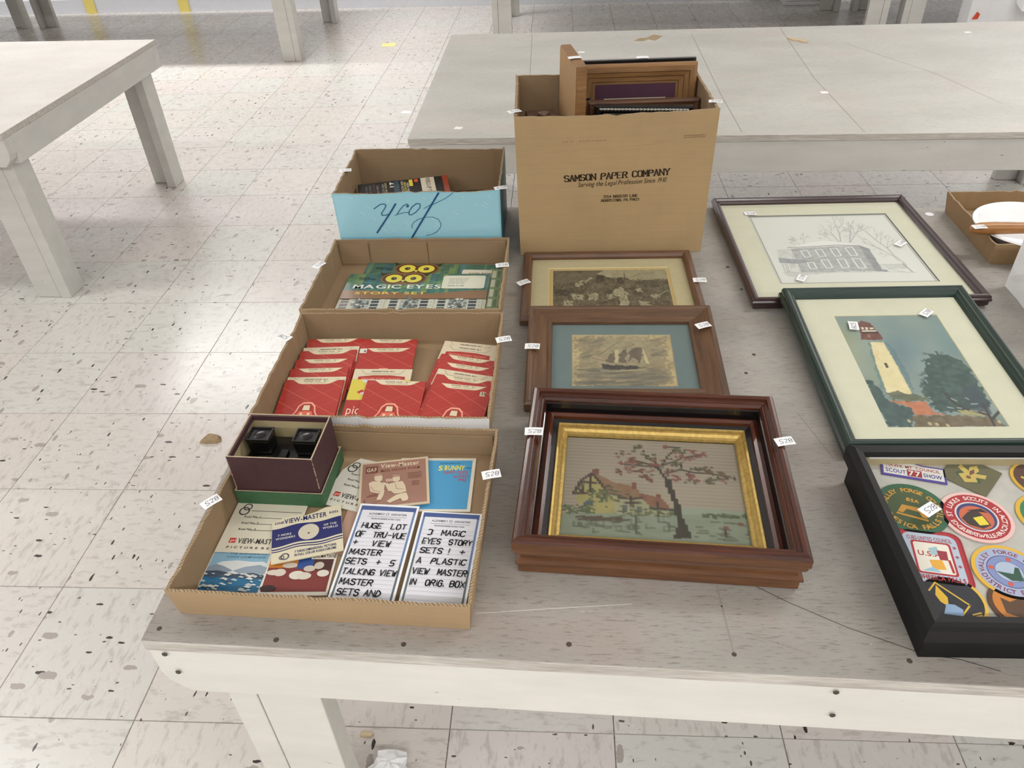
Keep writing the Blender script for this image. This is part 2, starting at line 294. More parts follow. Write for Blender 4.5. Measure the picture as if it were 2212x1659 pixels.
class Canvas:
    def __init__(s,W,H,col,f=None): s.W=W;s.H=H;s.f=f or (lambda p:p); s.a=np.tile(np.array(col,float),(H,W,1)); s.seed=1
    def px(s,pts): return np.array([(u*(s.W-1),v*(s.H-1)) for u,v in s.f(pts)])
    def mask(s,P,wob=0):
        yy,xx=np.mgrid[0:s.H,0:s.W].astype(float)
        if wob: s.seed+=1; xx=xx+(vnoise(s.H,s.W,s.H//4,s.W//4,s.seed)-.5)*wob; yy=yy+(vnoise(s.H,s.W,s.H//4,s.W//4,s.seed+500)-.5)*wob
        m=np.zeros((s.H,s.W),bool); n=len(P); 
        for i in range(n):
            x0,y0=P[i];x1,y1=P[(i+1)%n]
            if y0==y1: continue
            m^=((y0>yy)!=(y1>yy))&(xx<(x1-x0)*(yy-y0)/(y1-y0)+x0)
        return m
    def put(s,m,col,al=1,var=0):
        c=np.array(col,float)
        if var:
            s.seed+=1; n=(vnoise(s.H,s.W,max(2,s.H//6),max(2,s.W//6),s.seed)-.5)*2*var; c=c+n[...,None]
        m=(m*al)[...,None] if m.ndim==2 else m; s.a=s.a*(1-m)+c*m
    def poly(s,pts,col,al=1,var=0,wob=0): s.put(s.mask(s.px(pts),wob).astype(float),col,al,var)
    def seg(s,P,w):
        yy,xx=np.mgrid[0:s.H,0:s.W].astype(float); m=np.zeros((s.H,s.W))
        for (x0,y0),(x1,y1) in zip(P[:-1],P[1:]):
            l=(x1-x0)**2+(y1-y0)**2+1e-9; t=np.clip(((xx-x0)*(x1-x0)+(yy-y0)*(y1-y0))/l,0,1); d=np.hypot(xx-x0-t*(x1-x0),yy-y0-t*(y1-y0)); m=np.maximum(m,np.clip(w/2+.5-d,0,1))
        return m
    def line(s,pts,w,col,al=1): s.put(s.seg(s.px(pts),w),col,al)
    def blob(s,pts,r,col,al=1,sq=1,n=1,spread=0,var=0):
        for x,y in s.px(pts):
            for _ in range(n):
                X=x+random.gauss(0,spread);Y=y+random.gauss(0,spread*.7); x0,x1,y0,y1=int(max(0,X-r-2)),int(min(s.W,X+r+3)),int(max(0,Y-r-2)),int(min(s.H,Y+r+3))
                if x1<=x0 or y1<=y0: continue
                yy,xx=np.mgrid[y0:y1,x0:x1]; m=np.clip(r+.5-np.hypot(xx-X,(yy-Y)/sq),0,1)[...,None]*al; c=np.array(col,float)+random.uniform(-var,var); s.a[y0:y1,x0:x1]=s.a[y0:y1,x0:x1]*(1-m)+c*m
    def wash(s,m,col,al,cy,cx):
        s.seed+=1; n=vnoise(s.H,s.W,cy,cx,s.seed); s.put(np.clip((n-.35)*2.2,0,1)*m,col,al)
    def build(s,name,parent,w,h,z,mat,block=False):
        a=np.clip(s.a,0,255)/255; a=np.where(a<=.04045,a/12.92,((a+.055)/1.055)**2.4)
        H,W=s.H,s.W
        x=np.linspace(-w/2,w/2,W);y=np.linspace(h/2,-h/2,H); X,Y=np.meshgrid(x,y); v=np.c_[X.ravel(),Y.ravel(),np.zeros(X.size)]
        i=(np.arange(H-1)[:,None]*W+np.arange(W-1)[None]).ravel(); f=np.c_[i,i+W,i+W+1,i+1]
        me=bpy.data.meshes.new(name); me.vertices.add(len(v)); me.vertices.foreach_set('co',v.astype('f').ravel()); me.loops.add(f.size); me.loops.foreach_set('vertex_index',f.astype('i').ravel())
        me.polygons.add(len(f)); me.polygons.foreach_set('loop_start',np.arange(0,f.size,4,dtype='i')); me.update(calc_edges=True)
        at=me.color_attributes.new('Col','FLOAT_COLOR','POINT'); at.data.foreach_set('color',np.c_[a.reshape(-1,3),np.ones(len(v))].astype('f').ravel()); me.materials.append(mat); me.validate()
        return link(name,me,parent,(0,0,z))
# ================================================================== THE ROOM
FT=.3048
def struct(name,mb,mat,**k): return tag(mb.build(name,mat,**k),kind='structure')
b=MB(); b.box(-7,-4.2,-.06,8,7.2,-.003); floor=struct('floor',b,M['grout'])
b=MB(); b.box(-7,-4.2,3.0,8,7.2,3.1); struct('ceiling',b,M['ceil'])
b=MB(); b.hexa([(-7,6.60,0),(8,5.80,0),(8,6.0,0),(-7,6.8,0),(-7,6.60,3),(8,5.80,3),(8,6.0,3),(-7,6.8,3)]); struct('wall_back',b,M['wall'])
b=MB(); b.hexa([(-7,6.585,0),(8,5.785,0),(8,5.80,0),(-7,6.60,0),(-7,6.585,.11),(8,5.785,.11),(8,5.80,.11),(-7,6.60,.11)]); struct('baseboard_back',b,M['base'])
for n,q in dict(wall_left=(-7.1,-4.2,-7,7),wall_right=(8,-4.2,8.1,7),wall_front=(-7,-4.3,8,-4.2)).items():
    b=MB(); b.box(q[0],q[1],0,q[2],q[3],3); struct(n,b,M['wall'])
for k,x in enumerate((-3.28,-2.42)):
    y=6.585-.8/15*(x+7); b=MB(); b.box(x-.045,y-.012,0,x+.045,y,.5); struct('trim_%d'%(k+1),b,M['ylw'])
# vinyl tiles: the ones that show largest are single objects, the rest one piece
Rm=np.array(cam.rotation_euler.to_matrix()); Fp=1647.65
def pj(p):
    q=(np.array(p)-np.array(CAMP))@Rm
    return (1106+Fp*q[0]/-q[2],829.5-Fp*q[1]/-q[2]) if q[2]<-.05 else None
QUADS={'near':[(.325,-.226),(2.76,-.312),(2.78,.870),(.330,.957)],'far':[(.381,1.41),(2.82,1.343),(2.83,2.545),(.374,2.60)],'left':[(-3.35,1.60),(-.906,1.524),(-.908,2.671),(-3.35,2.80)]}
def inq(x,y,q):
    return all((q[(i+1)%4][0]-q[i][0])*(y-q[i][1])-(q[(i+1)%4][1]-q[i][1])*(x-q[i][0])>0 for i in range(4))
def seen(x,y):
    p=pj((x,y,0))
    if p is None or not(-30<p[0]<2242 and -30<p[1]<1690): return False
    t=(CAMP.z-T)/CAMP.z; X,Y=CAMP.x+(x-CAMP.x)*t,CAMP.y+(y-CAMP.y)*t
    return not any(inq(X,Y,q) for q in QUADS.values())
vis=[];rest=[]
for i in range(-22,26):
    for j in range(-13,24):
        c=[(i*FT+a*FT,j*FT+b*FT) for a,b in ((.03,.03),(.97,.03),(.97,.97),(.03,.97))]
        if c[0][0]>7.9 or c[0][0]<-6.9 or c[0][1]>6.9-.0533*(c[0][0]+7)-.3: continue
        if any(seen((i+a)*FT,(j+bb)*FT) for a in (.05,.35,.65,.95) for bb in (.05,.35,.65,.95)):
            P=[pj((x,y,0)) for x,y in c]
            ar=.5*abs(sum(P[k][0]*P[(k+1)%4][1]-P[(k+1)%4][0]*P[k][1] for k in range(4))) if all(P) else 1e9
            vis.append((ar,i,j))
        else: rest.append((i,j))
vis.sort(reverse=True); rest+= [(i,j) for _,i,j in vis[295:]]; g=FT/2-.0006
b=MB(); b.hexa([(-g,-g,-.003),(g,-g,-.003),(g,g,-.003),(-g,g,-.003),(-g+.0007,-g+.0007,0),(g-.0007,-g+.0007,0),(g-.0007,g-.0007,0),(-g+.0007,g-.0007,0)]); tme=b.mesh('tile',M['tile'])
for _,i,j in vis[:295]:
    link('tile',tme,floor,((i+.5)*FT,(j+.5)*FT,random.uniform(-.0003,0)),(0,0,((i+j)%2)*math.pi/2))
b=MB()
for i,j in rest: b.box(i*FT+.0006,j*FT+.0006,-.003,(i+1)*FT-.0006,(j+1)*FT-.0006,-.0001)
tag(b.build('tile',M['tile'],floor),kind='stuff')
# ================================================================== TABLES
def make_table(q,label,top,paint,legs=(1,1,1,1),screws=()):
    q=[Vector((*p,0)) for p in q]; c=sum(q,Vector())/4; t=thing('long_table',label,'table',(c.x,c.y,0),0,None); q=[p-c for p in q]
    def shrink(d): 
        o=[]
        for i in range(4):
            e1=(q[i]-q[i-1]).normalized();e2=(q[(i+1)%4]-q[i]).normalized(); n1=Vector((-e1.y,e1.x,0));n2=Vector((-e2.y,e2.x,0)); o.append(q[i]+(n1+n2)*d)
        return o
    b=MB(); b.prism([(p.x,p.y) for p in q],T-.019,T,0); b.m=[1 if k>1 else 0 for k in range(len(b.f))]
    b.build('tabletop',[top,M['ply']],t,bevel=.0015)
    o=shrink(.002); inn=shrink(.040)
    for i in range(4):
        j=(i+1)%4; m=(o[i]+o[j])/2; e=(o[j]-o[i]); l=e.length; ang=math.atan2(e.y,e.x); h=l/2 if i%2==0 else l/2-.0385
        b=MB(); z0,z1=T-.108,T-.0195
        if i==0: b.v=[];b.prism([(-h+.028,z0),(h-.028,z0),(h-.006,z0+.022),(h,z0+.04),(h,z1),(-h,z1),(-h,z0+.04),(-h+.006,z0+.022)],0,.038); b.v=[(x,z,y) for x,y,z in b.v]; b.f=[tuple(reversed(f)) for f in b.f]
        else: b.box(-h,0,z0,h,.038,z1)
        b.build('apron',paint,t,(m.x,m.y,0),(0,0,ang),bevel=.002)
    inn=shrink(.0405)
    for i in range(4):
        if not legs[i]: continue
        p=inn[i]; e=(inn[(i+1)%4]-inn[i]) if i%2==0 else (inn[i-1]-inn[i]); e.normalize(); n=Vector((-e.y,e.x,0)); n=n if n.dot(-p)>0 else -n
        b=MB(); P=lambda a,d: (p.x+e.x*a+n.x*d,p.y+e.y*a+n.y*d)
        b.prism([P(0,0),P(.0395,0),P(.0395,.089),P(0,.089)][::1],0,T-.0195)
        b.prism([P(.0408,.004 if i>1 else .001),P(.128,.004 if i>1 else .001),P(.128,.039),P(.0408,.039)],0.001,T-.0195)
        b.build('leg',paint,t,bevel=.002)
    for x,y in screws:
        b=MB(); r_=random.uniform(.0032,.0044); b.cyl(0,0,-.0005,.0003,r_,9,0,r_*.8); b.cyl(0,0,.0003,.0005,r_*.35,6,0); b.build('screw',M['dark'],t,(x-c.x,y-c.y,T))
    return t
NT_=make_table(QUADS['near'],'nearest white table with a worn grey top under the trays and pictures',M['top_near'],M['paint'],(1,1,1,1),[(.341,-.209),(.486,-.221),(.636,-.2235),(.825,-.219),(1.008,-.2275),(1.196,-.231),(1.151,.647),(1.162,.56),(1.143,.345),(1.12,.293)])
FT_=make_table(QUADS['far'],'empty pale grey table just behind the tall paper carton',M['top_far'],M['paint2'])
make_table(QUADS['left'],'empty white table at the left edge, one corner and two legs showing',M['top_left'],M['paint2'])
make_table([(-3.52,4.72),(-.895,4.60),(-.895,5.85),(-3.50,5.98)],'white table against the back wall behind the left table, only legs in view',M['top_left'],M['paint2'])
make_table([(-6.2,4.86),(-3.56,4.73),(-3.54,5.99),(-6.2,6.1)],'white table at the far left corner, a pair of rear legs in view',M['top_left'],M['paint2'])
make_table([(.335,4.62),(2.93,4.59),(2.95,5.73),(.335,5.86)],'white table by the back wall beyond the pale grey table, legs in view',M['top_left'],M['paint2'])
make_table([(2.94,4.59),(5.40,4.56),(5.40,5.60),(2.96,5.72)],'white table at the far right corner behind the tall white carton',M['top_left'],M['paint2'])
for pts,w,c in ([[(1.037,-.127),(1.054,-.137),(1.082,-.156),(1.142,-.19),(1.216,-.223),(1.251,-.228),(1.287,-.241)],.0011,(74,68,64)],[[(1.004,-.134),(1.005,-.164),(1.008,-.226)],.0022,(140,134,126)],[[(1.03,-.201),(1.059,-.212),(1.091,-.225)],.0012,(140,130,120)],[[(1.177,.193),(1.191,.14),(1.204,.091)],.0009,(120,114,106)],[[(.716,-.18),(.80,-.172),(.9,-.163)],.0008,(205,203,198)]):
    a=Art(); a.line(pts,w,c); o=a.build('scratch',NT_,0); o.location=(-NT_.location.x,-NT_.location.y,T+.0001)
for pts in ([(1.33,2.50),(1.318,1.715),(1.321,1.409)],[(1.681,2.55),(1.641,1.881),(1.647,1.389)],[(.706,2.56),(.713,2.016),(.72,1.42)],[(1.86,2.3),(2.03,1.9),(2.10,1.6)]):
    a=Art(); a.line(pts,.0026,(150,146,138)); o=a.build('seam',FT_,0); o.location=(-FT_.location.x,-FT_.location.y,T+.0001)
for x,z in ((.347,.585),(.352,.548),(1.117,.583),(1.123,.536)):
    b=MB(); b.cyl(0,0,-.0005,.0004,.0036,9,0,.003); b.build('screw',M['dark'],NT_,(x-NT_.location.x,-.2268-.0353*(x-.325)-NT_.location.y,z),(math.pi/2,0,0))
# ================================================================== TRAYS AND CARTONS
def wallmesh(l0,l1,h,th,tilt,n=24,jag=.0008,seed=0,dip=None):
    """one cardboard side along x (local), outer face towards -y; length l0 at foot, l1 at rim"""
    rr=np.random.default_rng(seed); b=MB(); v=[]
    for k in range(n+1):
        s=k/n-.5; dz=rr.normal(0,jag)+(dip(s) if dip else 0); w=rr.normal(0,jag*.6)
        v+=[(l0*s,0,0),(l1*s,-tilt+w,h+dz),(l1*s,-tilt+th+w,h+dz),(l0*s,th,0)]
    f=[];m=[]
    for k in range(n):
        a=k*4;c=a+4
        f+=[(a,c,c+1,a+1),(a+1,c+1,c+2,a+2),(a+2,c+2,c+3,a+3),(a+3,c+3,c,a)]; m+=[0,2,1,0]
    f+=[(0,1,2,3),(n*4+3,n*4+2,n*4+1,n*4)]; m+=[2,2]; b.v=v;b.f=f;b.m=m; return b
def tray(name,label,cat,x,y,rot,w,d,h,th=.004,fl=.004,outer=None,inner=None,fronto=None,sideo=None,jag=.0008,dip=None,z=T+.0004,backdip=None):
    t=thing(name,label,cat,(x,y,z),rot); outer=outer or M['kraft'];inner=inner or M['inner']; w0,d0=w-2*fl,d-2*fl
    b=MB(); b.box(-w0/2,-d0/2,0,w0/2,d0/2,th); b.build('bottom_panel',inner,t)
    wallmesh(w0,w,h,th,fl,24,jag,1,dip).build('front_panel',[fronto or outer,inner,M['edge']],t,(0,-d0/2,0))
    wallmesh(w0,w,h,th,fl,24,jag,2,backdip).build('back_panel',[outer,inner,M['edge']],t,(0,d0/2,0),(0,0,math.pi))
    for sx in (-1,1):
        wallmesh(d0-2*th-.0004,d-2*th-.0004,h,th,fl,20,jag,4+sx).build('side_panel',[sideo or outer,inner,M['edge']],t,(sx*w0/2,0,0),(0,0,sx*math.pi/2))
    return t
trA=tray('cardboard_tray','shallow brown cardboard tray nearest the table edge, holding two handwritten notes','tray',.5410,-.0475,-2.4,.360,.303,.0475)
trB=tray('cardboard_tray','shallow cardboard tray with a white front lip, filled with red picture packets','tray',.5375,.2515,-.8,.357,.284,.058,fronto=M['white_card'])
trC=tray('cardboard_tray','shallow cardboard tray with green owl picture sets, third from the table edge','tray',.5335,.5380,-.6,.358,.272,.058)
trD=tray('cardboard_box','deep open box with a pale blue front and upside-down handwriting','box',.5280,.8070,.8,.335,.236,.150,fl=.001,fronto=M['blue'],sideo=M['teal'],dip=lambda s:.0015*math.cos(s*12),backdip=lambda s:.004*math.sin(s*3))
trE=tray('carton','tall brown paper-company carton full of picture frames','carton',.9165,.8370,1.7,.380,.262,.292,fl=.003,outer=M['kraft2'],th=.005,dip=lambda s:.004*s-.004*math.cos(s*3),backdip=lambda s:-.002*math.cos(s*4))
for t_,x0,x1,y,h in ((trC,-.172,-.112,.1285,.050),(trC,-.108,.010,.1283,.054),(trC,.012,.172,.1283,.054),(trA,-.172,.172,.144,.040),(trB,-.02,.0,0,0)):
    if not h: continue
    b=MB(); b.box(x0,y-.0012,.005,x1,y,h); b.build('flap',M['inner'],t_)
b=MB(); b.box(.1745,-.115,.030,.1775,-.070,.064); b.build('flap',M['kraft'],trE,(.008,.1,.228)) if 0 else None
a=Art(); front=[(-.164,.0005),(.164,.0005),(.1645,.149),(-.1645,.149)]; a.poly(front,(156,208,222))
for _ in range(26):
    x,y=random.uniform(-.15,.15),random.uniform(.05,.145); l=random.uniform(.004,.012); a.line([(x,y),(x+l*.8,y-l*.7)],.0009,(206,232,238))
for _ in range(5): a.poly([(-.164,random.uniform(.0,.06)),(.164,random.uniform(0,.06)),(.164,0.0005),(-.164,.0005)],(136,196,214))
ink=(26,84,130); JO=dict(J=[(.0464,.1488),(-.014,.0584),(-.03,.034)],a=[(.0754,.1488),(.0592,.1372),(.0324,.1249)],b=[(.0276,.1242),(.0139,.1167)],c=[(-.0145,.0745),(-.015,.0798),(-.0106,.0868),(0,.0936),(.015,.0977),(.0296,.098),(.0405,.093),(.0452,.0833),(.0426,.0737),(.0344,.0649),(.024,.0597),(.0122,.0572)],o=[(.0073,.1228),(.0067,.1271),(.0007,.128),(-.0089,.1214),(-.0166,.1112),(-.0174,.1043),(-.0127,.1034),(-.0031,.1093),(.0052,.1177),(.0073,.1228)],s=[(-.0166,.1043),(-.0185,.1087),(-.0257,.1093),(-.0341,.1072),(-.0468,.1034)],t=[(-.0425,.1047),(-.0347,.1149),(-.0272,.1234),(-.0186,.1275),(-.0159,.1232),(-.0203,.1207)],h=[(-.0419,.1279),(-.0569,.1067),(-.0882,.0658)],i=[(-.0569,.1067),(-.0654,.1042),(-.0727,.1043),(-.0729,.1087),(-.0649,.1189),(-.0615,.1256),(-.0651,.1288),(-.0733,.1275),(-.0868,.1184)])
for k,p in JO.items(): a.line(p,{'J':.0036,'h':.0032,'o':.0016,'i':.0016,'t':.0014}.get(k,.0010),ink)
a.disc(-.0185,.1225,.0022,ink)
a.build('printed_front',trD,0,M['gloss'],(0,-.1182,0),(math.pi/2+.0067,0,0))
a=Art(); blk=(52,38,26)
a.hand('SAMSON PAPER COMPANY',-.0955,.1610,.0120,blk,.0027,shear=0,nib=.42,serif=True,width=.2055,rot=2.4)
a.text('Serving the Legal Profession Since 1910',-.070,.1490,.0098,blk,'r',shear=.28,rot=2.0,width=.1725,gap=.05)
a.hand('2554 INDUSTRY LANE',-.0185,.1245,.0052,blk,.00095,shear=0,nib=.6,serif=True,width=.068,rot=.8)
a.hand('NORRISTOWN, PA 19403',-.0225,.1165,.0052,blk,.00095,shear=0,nib=.6,serif=True,width=.075,rot=.8)
for x in (-.10,-.093,-.084,-.068,-.062,-.055,-.049,-.043,-.036,-.03,-.022): a.rect(x,.2405,x+.003,.2418,(140,110,74),False)
a.line([(-.15,.222),(-.02,.226),(.17,.240)],.0008,(196,166,122)); a.line([(.128,.246),(.168,.246)],.001,(130,104,70)); a.line([(.128,.2425),(.168,.2425)],.0008,(130,104,70))
a.build('printed_lettering',trE,0,M['print'],(0,-.1290,0),(math.pi/2+.0103,0,0))
# ================================================================== FRAMES
def frame(name,label,x,y,rot,w,h,prof,mats,mseg,z=T+.0006,tilt=0,cat='picture frame',group=None):
    """four mitred rails; prof = loop of (inset from the outer edge, height); mseg = material index of each profile segment"""
    t=thing(name,label,cat,(x,y,z),rot,group,tilt); me={}
    for k in range(4):
        ln,of=(w,h/2) if k%2==0 else (h,w/2)
        if ln not in me:
            b=MB(); n=len(prof); b.v=[(-ln/2+d,d,zz) for d,zz in prof]+[(ln/2-d,d,zz) for d,zz in prof]
            b.f=[(i,n+i,n+(i+1)%n,(i+1)%n) for i in range(n)]+[tuple(range(n)),tuple(range(2*n-1,n-1,-1))]; b.m=list(mseg)+[0,0]; b.f=[tuple(reversed(f)) for f in b.f]; me[ln]=b.mesh('rail',mats)
        a=k*math.pi/2; link('rail',me[ln],t,(math.sin(a)*of,-math.cos(a)*of,0),(0,0,a))
    return t
def slab(name,t,w,h,z,th,mat,x=0,y=0):
    b=MB(); b.box(x-w/2,y-h/2,z-th,x+w/2,y+h/2,z); return b.build(name,mat,t)
def matboard(t,w,h,ow,oh,ox,oy,z,mat,bev=None,th=.0015,name='mat_board'):
    b=MB(); o=[(-w/2,-h/2),(w/2,-h/2),(w/2,h/2),(-w/2,h/2)]; i=[(ox-ow/2,oy-oh/2),(ox+ow/2,oy-oh/2),(ox+ow/2,oy+oh/2),(ox-ow/2,oy+oh/2)]; e=th*.8; l=[(ox+(x-ox)*(1-2*e/ow),oy+(y-oy)*(1-2*e/oh)) for x,y in i]
    for k in range(4):
        j=(k+1)%4; b.face([(*o[k],z),(*o[j],z),(*i[j],z),(*i[k],z)],0); b.face([(*i[k],z),(*i[j],z),(*l[j],z-th),(*l[k],z-th)],1); b.face([(*o[j],z-th),(*o[k],z-th),(*l[k],z-th),(*l[j],z-th)],0); b.face([(*o[k],z-th),(*o[j],z-th),(*o[j],z),(*o[k],z)],0)
    return b.build(name,[mat,bev or mat],t)
def glass(t,w,h,z):
    b=MB(); b.face([(-w/2,-h/2,z),(w/2,-h/2,z),(w/2,h/2,z),(-w/2,h/2,z)]); return b.build('glass_pane',M['glass'],t)
# --- framed old photograph
F=frame('picture_frame','brown framed old market photograph lying against the tall carton',.9115,.560,.2,.339,.253,[(.004,0),(0,.004),(0,.013),(.003,.019),(.012,.021),(.016,.019),(.0185,.014),(.0185,.008),(.014,.008),(.014,0)],[M['photo_oak']],[0]*10)
slab('backing',F,.312,.226,.007,.005,M['olive']); matboard(F,.312,.226,.2385,.160,.001,-.006,.0085,M['olive'],M['creamed'])
a=Art(); a.rect(-.117,-.085,.121,.075,(182,150,92)); a.rect(-.112,-.083,.116,.070,(178,160,116)); a.build('border_line',F,.0072,M['matte'])
f=hom([(440,225),(1500,240),(1560,570),(430,570)]); c=Canvas(200,112,(88,79,62),f)
c.wash(np.ones((112,200)),(62,56,44),.8,14,20); c.wash(np.ones((112,200)),(112,102,80),.5,18,30)
c.poly([(850,268),(940,230),(1500,240),(1515,320),(1200,330),(1110,300),(1040,300)],(150,142,112),.9,8,4); c.poly([(450,230),(840,262),(930,330),(600,330),(470,350)],(98,90,72),.7,10,4)
for q in ([(1050,300),(1110,300),(1110,360),(1050,350)],[(860,270),(930,280),(940,330),(850,340)],[(450,390),(600,400),(590,460),(450,450)]): c.poly(q,(48,44,36),.8,6,3)
for q in ([(1030,400),(1090,385),(1150,440),(1145,560),(1080,560),(1060,470),(1000,440)],[(945,455),(1000,440),(1030,480),(980,495)],[(650,335),(720,320),(730,350),(690,375),(650,365)],[(600,440),(720,445),(715,490),(620,490)],[(775,435),(870,432),(870,490),(780,495)],[(530,500),(620,495),(625,560),(540,570)],[(1250,505),(1340,520),(1360,560),(1265,565)],[(1360,455),(1420,445),(1440,480),(1370,490)],[(1220,395),(1280,390),(1275,430),(1235,430)],[(740,330),(800,290),(815,305),(760,345)],[(940,240),(1000,240),(1000,300),(950,290)]): c.poly(q,(158,150,122),.85,16,5)
for _ in range(900): c.blob([(random.uniform(440,1560),random.uniform(310,570))],random.uniform(.6,1.8),random.choice([(50,45,36),(66,58,46),(128,118,94),(104,95,76),(40,36,30),(150,142,116)]),.5,random.uniform(.5,1.6))
c.line([(1120,260),(1130,340)],1.5,(60,54,44)); c.line([(1180,300),(1260,270),(1400,265)],1,(90,84,66)); c.line([(1430,460),(1500,420)],1.4,(170,160,130))
o=c.build('photograph',F,.222,.143,.0079,M['matte']); o.location.x=.002; o.location.y=-.008
glass(F,.303,.217,.0105)
# --- ship watercolour, its back resting on the old photograph's frame
G=frame('picture_frame','wide brown oak frame with a sailing ship watercolour on a grey-blue mat',.9190,.3140,-.4,.318,.252,[(.002,0),(0,.004),(0,.018),(.003,.021),(.007,.0215),(.010,.019),(.034,.013),(.036,.0155),(.041,.0145),(.042,.009),(.038,.008),(.038,0)],[M['oak']],[0]*12,T+.0117,math.asin(.022/.25))
slab('backing',G,.246,.18,.007,.005,M['blue_mat']); matboard(G,.246,.18,.1680,.130,0,-.0085,.0085,M['blue_mat'],M['olive'])
f=hom([(605,880),(1495,882),(1580,1320),(620,1290)]); c=Canvas(150,118,(168,148,110),f); I1=np.ones((118,150))
c.wash(I1,(182,164,124),.6,5,6); c.poly([(650,905),(1440,900),(1500,1140),(1540,1310),(660,1300),(640,1100)],(120,110,90),.55,10,26)
for _ in range(150):
    x,y=random.uniform(680,1440),random.uniform(900,1130); l=random.uniform(50,130); c.line([(x-l/2,y+random.uniform(-10,25)),(x+l/2,y-random.uniform(-5,30))],random.uniform(2,6),random.choice([(98,92,80),(112,104,88),(84,80,72),(136,126,102),(126,116,94)]),.28)
c.poly([(900,900),(1240,890),(1340,960),(1290,1130),(860,1130),(760,1090),(860,990)],(150,138,108),.7,12,12)
for q in ([(900,1085),(980,1010),(990,1110),(920,1105)],[(1020,1105),(1030,1020),(1095,990),(1085,1115)],[(1090,1120),(1130,1010),(1180,975),(1230,985),(1240,1060),(1215,1115),(1160,1065)]): c.poly(q,(92,82,72),.9,8,5)
c.poly([(1235,975),(1310,1125),(1270,1115)],(186,172,134),.9); c.poly([(985,1000),(1020,1000),(1020,1110),(990,1110)],(178,164,126),.9)
c.line([(830,1050),(1010,940)],1.4,(110,92,66)); c.line([(1060,990),(1150,960)],1,(110,92,66)); c.blob([(1155,958)],1.2,(120,60,40)); c.line([(790,1065),(890,1090)],1.2,(120,80,56))
for _ in range(170):
    x,y=random.uniform(700,1450),random.uniform(1150,1310); l=random.uniform(80,260); c.line([(x-l/2,y+random.uniform(-8,8)),(x+l/2,y+random.uniform(-10,6))],random.uniform(2,5),random.choice([(88,84,76),(104,98,86),(122,114,96),(80,78,72),(112,106,92)]),.3)
c.poly([(865,1115),(960,1125),(1210,1140),(1195,1165),(1000,1165),(880,1155)],(58,54,52),.9,5,3); c.line([(860,1170),(1000,1180),(1280,1165)],2,(176,164,130),.7)
o=c.build('watercolour',G,.166,.128,.0079,M['matte']); o.location.y=-.0085
glass(G,.236,.170,.0105)
# --- walnut shadow box with the stitched cottage
Hp=[(.008,0),(.006,.003),(.006,.016),(.003,.019),(.003,.022),(.009,.025),(.009,.034),(.004,.037),(.002,.042),(.002,.045),(0,.048),(0,.061),(.002,.064),(.006,.066),(.010,.064),(.011,.059),(.014,.058),(.0175,.059),(.020,.055),(.020,.051),(.0215,.050),(.0225,.036),(.0245,.037),(.0285,.039),(.0325,.036),(.033,.031),(.0395,.028),(.0395,.012),(.03,.012),(.03,0)]
Hm=[0]*len(Hp)
for i in (0,1,2,3,4,5,6,7,8,9,10): Hm[i]=2
for i in (19,20,24+1,26-1,26): Hm[i]=1
Hm[20]=1;Hm[21]=0;Hm[25]=1;Hm[26]=1
H=frame('shadow_box_frame','deep dark walnut shadow box with gilt liner and stitched cottage picture',.9395,.0140,-3.6,.3470,.3000,Hp,[M['walnut'],M['ebony'],M['walnut2']],Hm)
t=H; gp=[(.0395,.020),(.0395,.029),(.041,.0305),(.0435,.029),(.0445,.026),(.0475,.0255),(.0500,.022),(.0535,.0205),(.0545,.018),(.0545,.016),(.0395,.016)]
for k in range(4):
    ln,of=(.347,.150) if k%2==0 else (.300,.1735)
    b=MB(); n=len(gp); b.v=[(-ln/2+d,d,z) for d,z in gp]+[(ln/2-d,d,z) for d,z in gp]; b.f=[tuple(reversed((i,n+i,n+(i+1)%n,(i+1)%n))) for i in range(n)]+[tuple(range(n-1,-1,-1)),tuple(range(n,2*n))]; b.m=[0]*len(b.f)
    a_=k*math.pi/2; b.build('gilt_liner',M['gold'],t,(math.sin(a_)*of,-math.cos(a_)*of,0),(0,0,a_))
slab('backing',H,.28,.232,.0145,.004,M['ebony'])
f=hom([(245,45),(1880,115),(2035,1085),(180,970)]); c=Canvas(150,118,(166,152,132),lambda p,f=f:[(u,v*.93) for u,v in f(p)]); rows=np.arange(118)
c.a*=1-.07*((rows//2)%2)[:,None,None]; c.wash(np.ones((118,150)),(170,154,134),.5,8,5)
c.poly([(150,800),(700,800),(1340,745),(2010,790),(2100,1250),(100,1250)],(136,146,124),.95,5); c.poly([(1340,740),(1990,790),(1995,840),(1360,815)],(150,158,138),.9)
dk=(74,60,52); gn=(86,96,64); rb=(128,82,66)
c.poly([(320,600),(470,420),(640,620),(720,640),(700,810),(420,800),(400,720),(320,690)],(166,154,92),.95,8); c.poly([(700,660),(930,640),(1240,780),(1230,835),(720,810)],(160,156,120),.95,8)
c.poly([(480,420),(540,420),(700,500),(860,530),(920,560),(950,640),(780,650),(650,615),(560,520)],(142,106,78),1,6); c.poly([(930,600),(1100,640),(1160,660),(1260,775),(1050,735),(960,660)],(138,94,72),1,6)
for q in ([(475,365),(545,365),(545,425),(475,420)],[(865,495),(915,495),(915,570),(865,560)],[(1100,615),(1145,620),(1145,665),(1100,660)]): c.poly(q,rb)
for q in ([(470,410),(370,480),(300,605),(430,605)],[(460,420),(465,590)],[(380,490),(520,505)],[(490,420),(560,500),(640,620)],[(350,560),(390,600),(380,500)],[(740,650),(880,660),(960,650)],[(860,640),(870,740)],[(800,700),(940,700)],[(1050,750),(1260,775)],[(1120,700),(1130,830)]): c.line(q,2.2,dk)
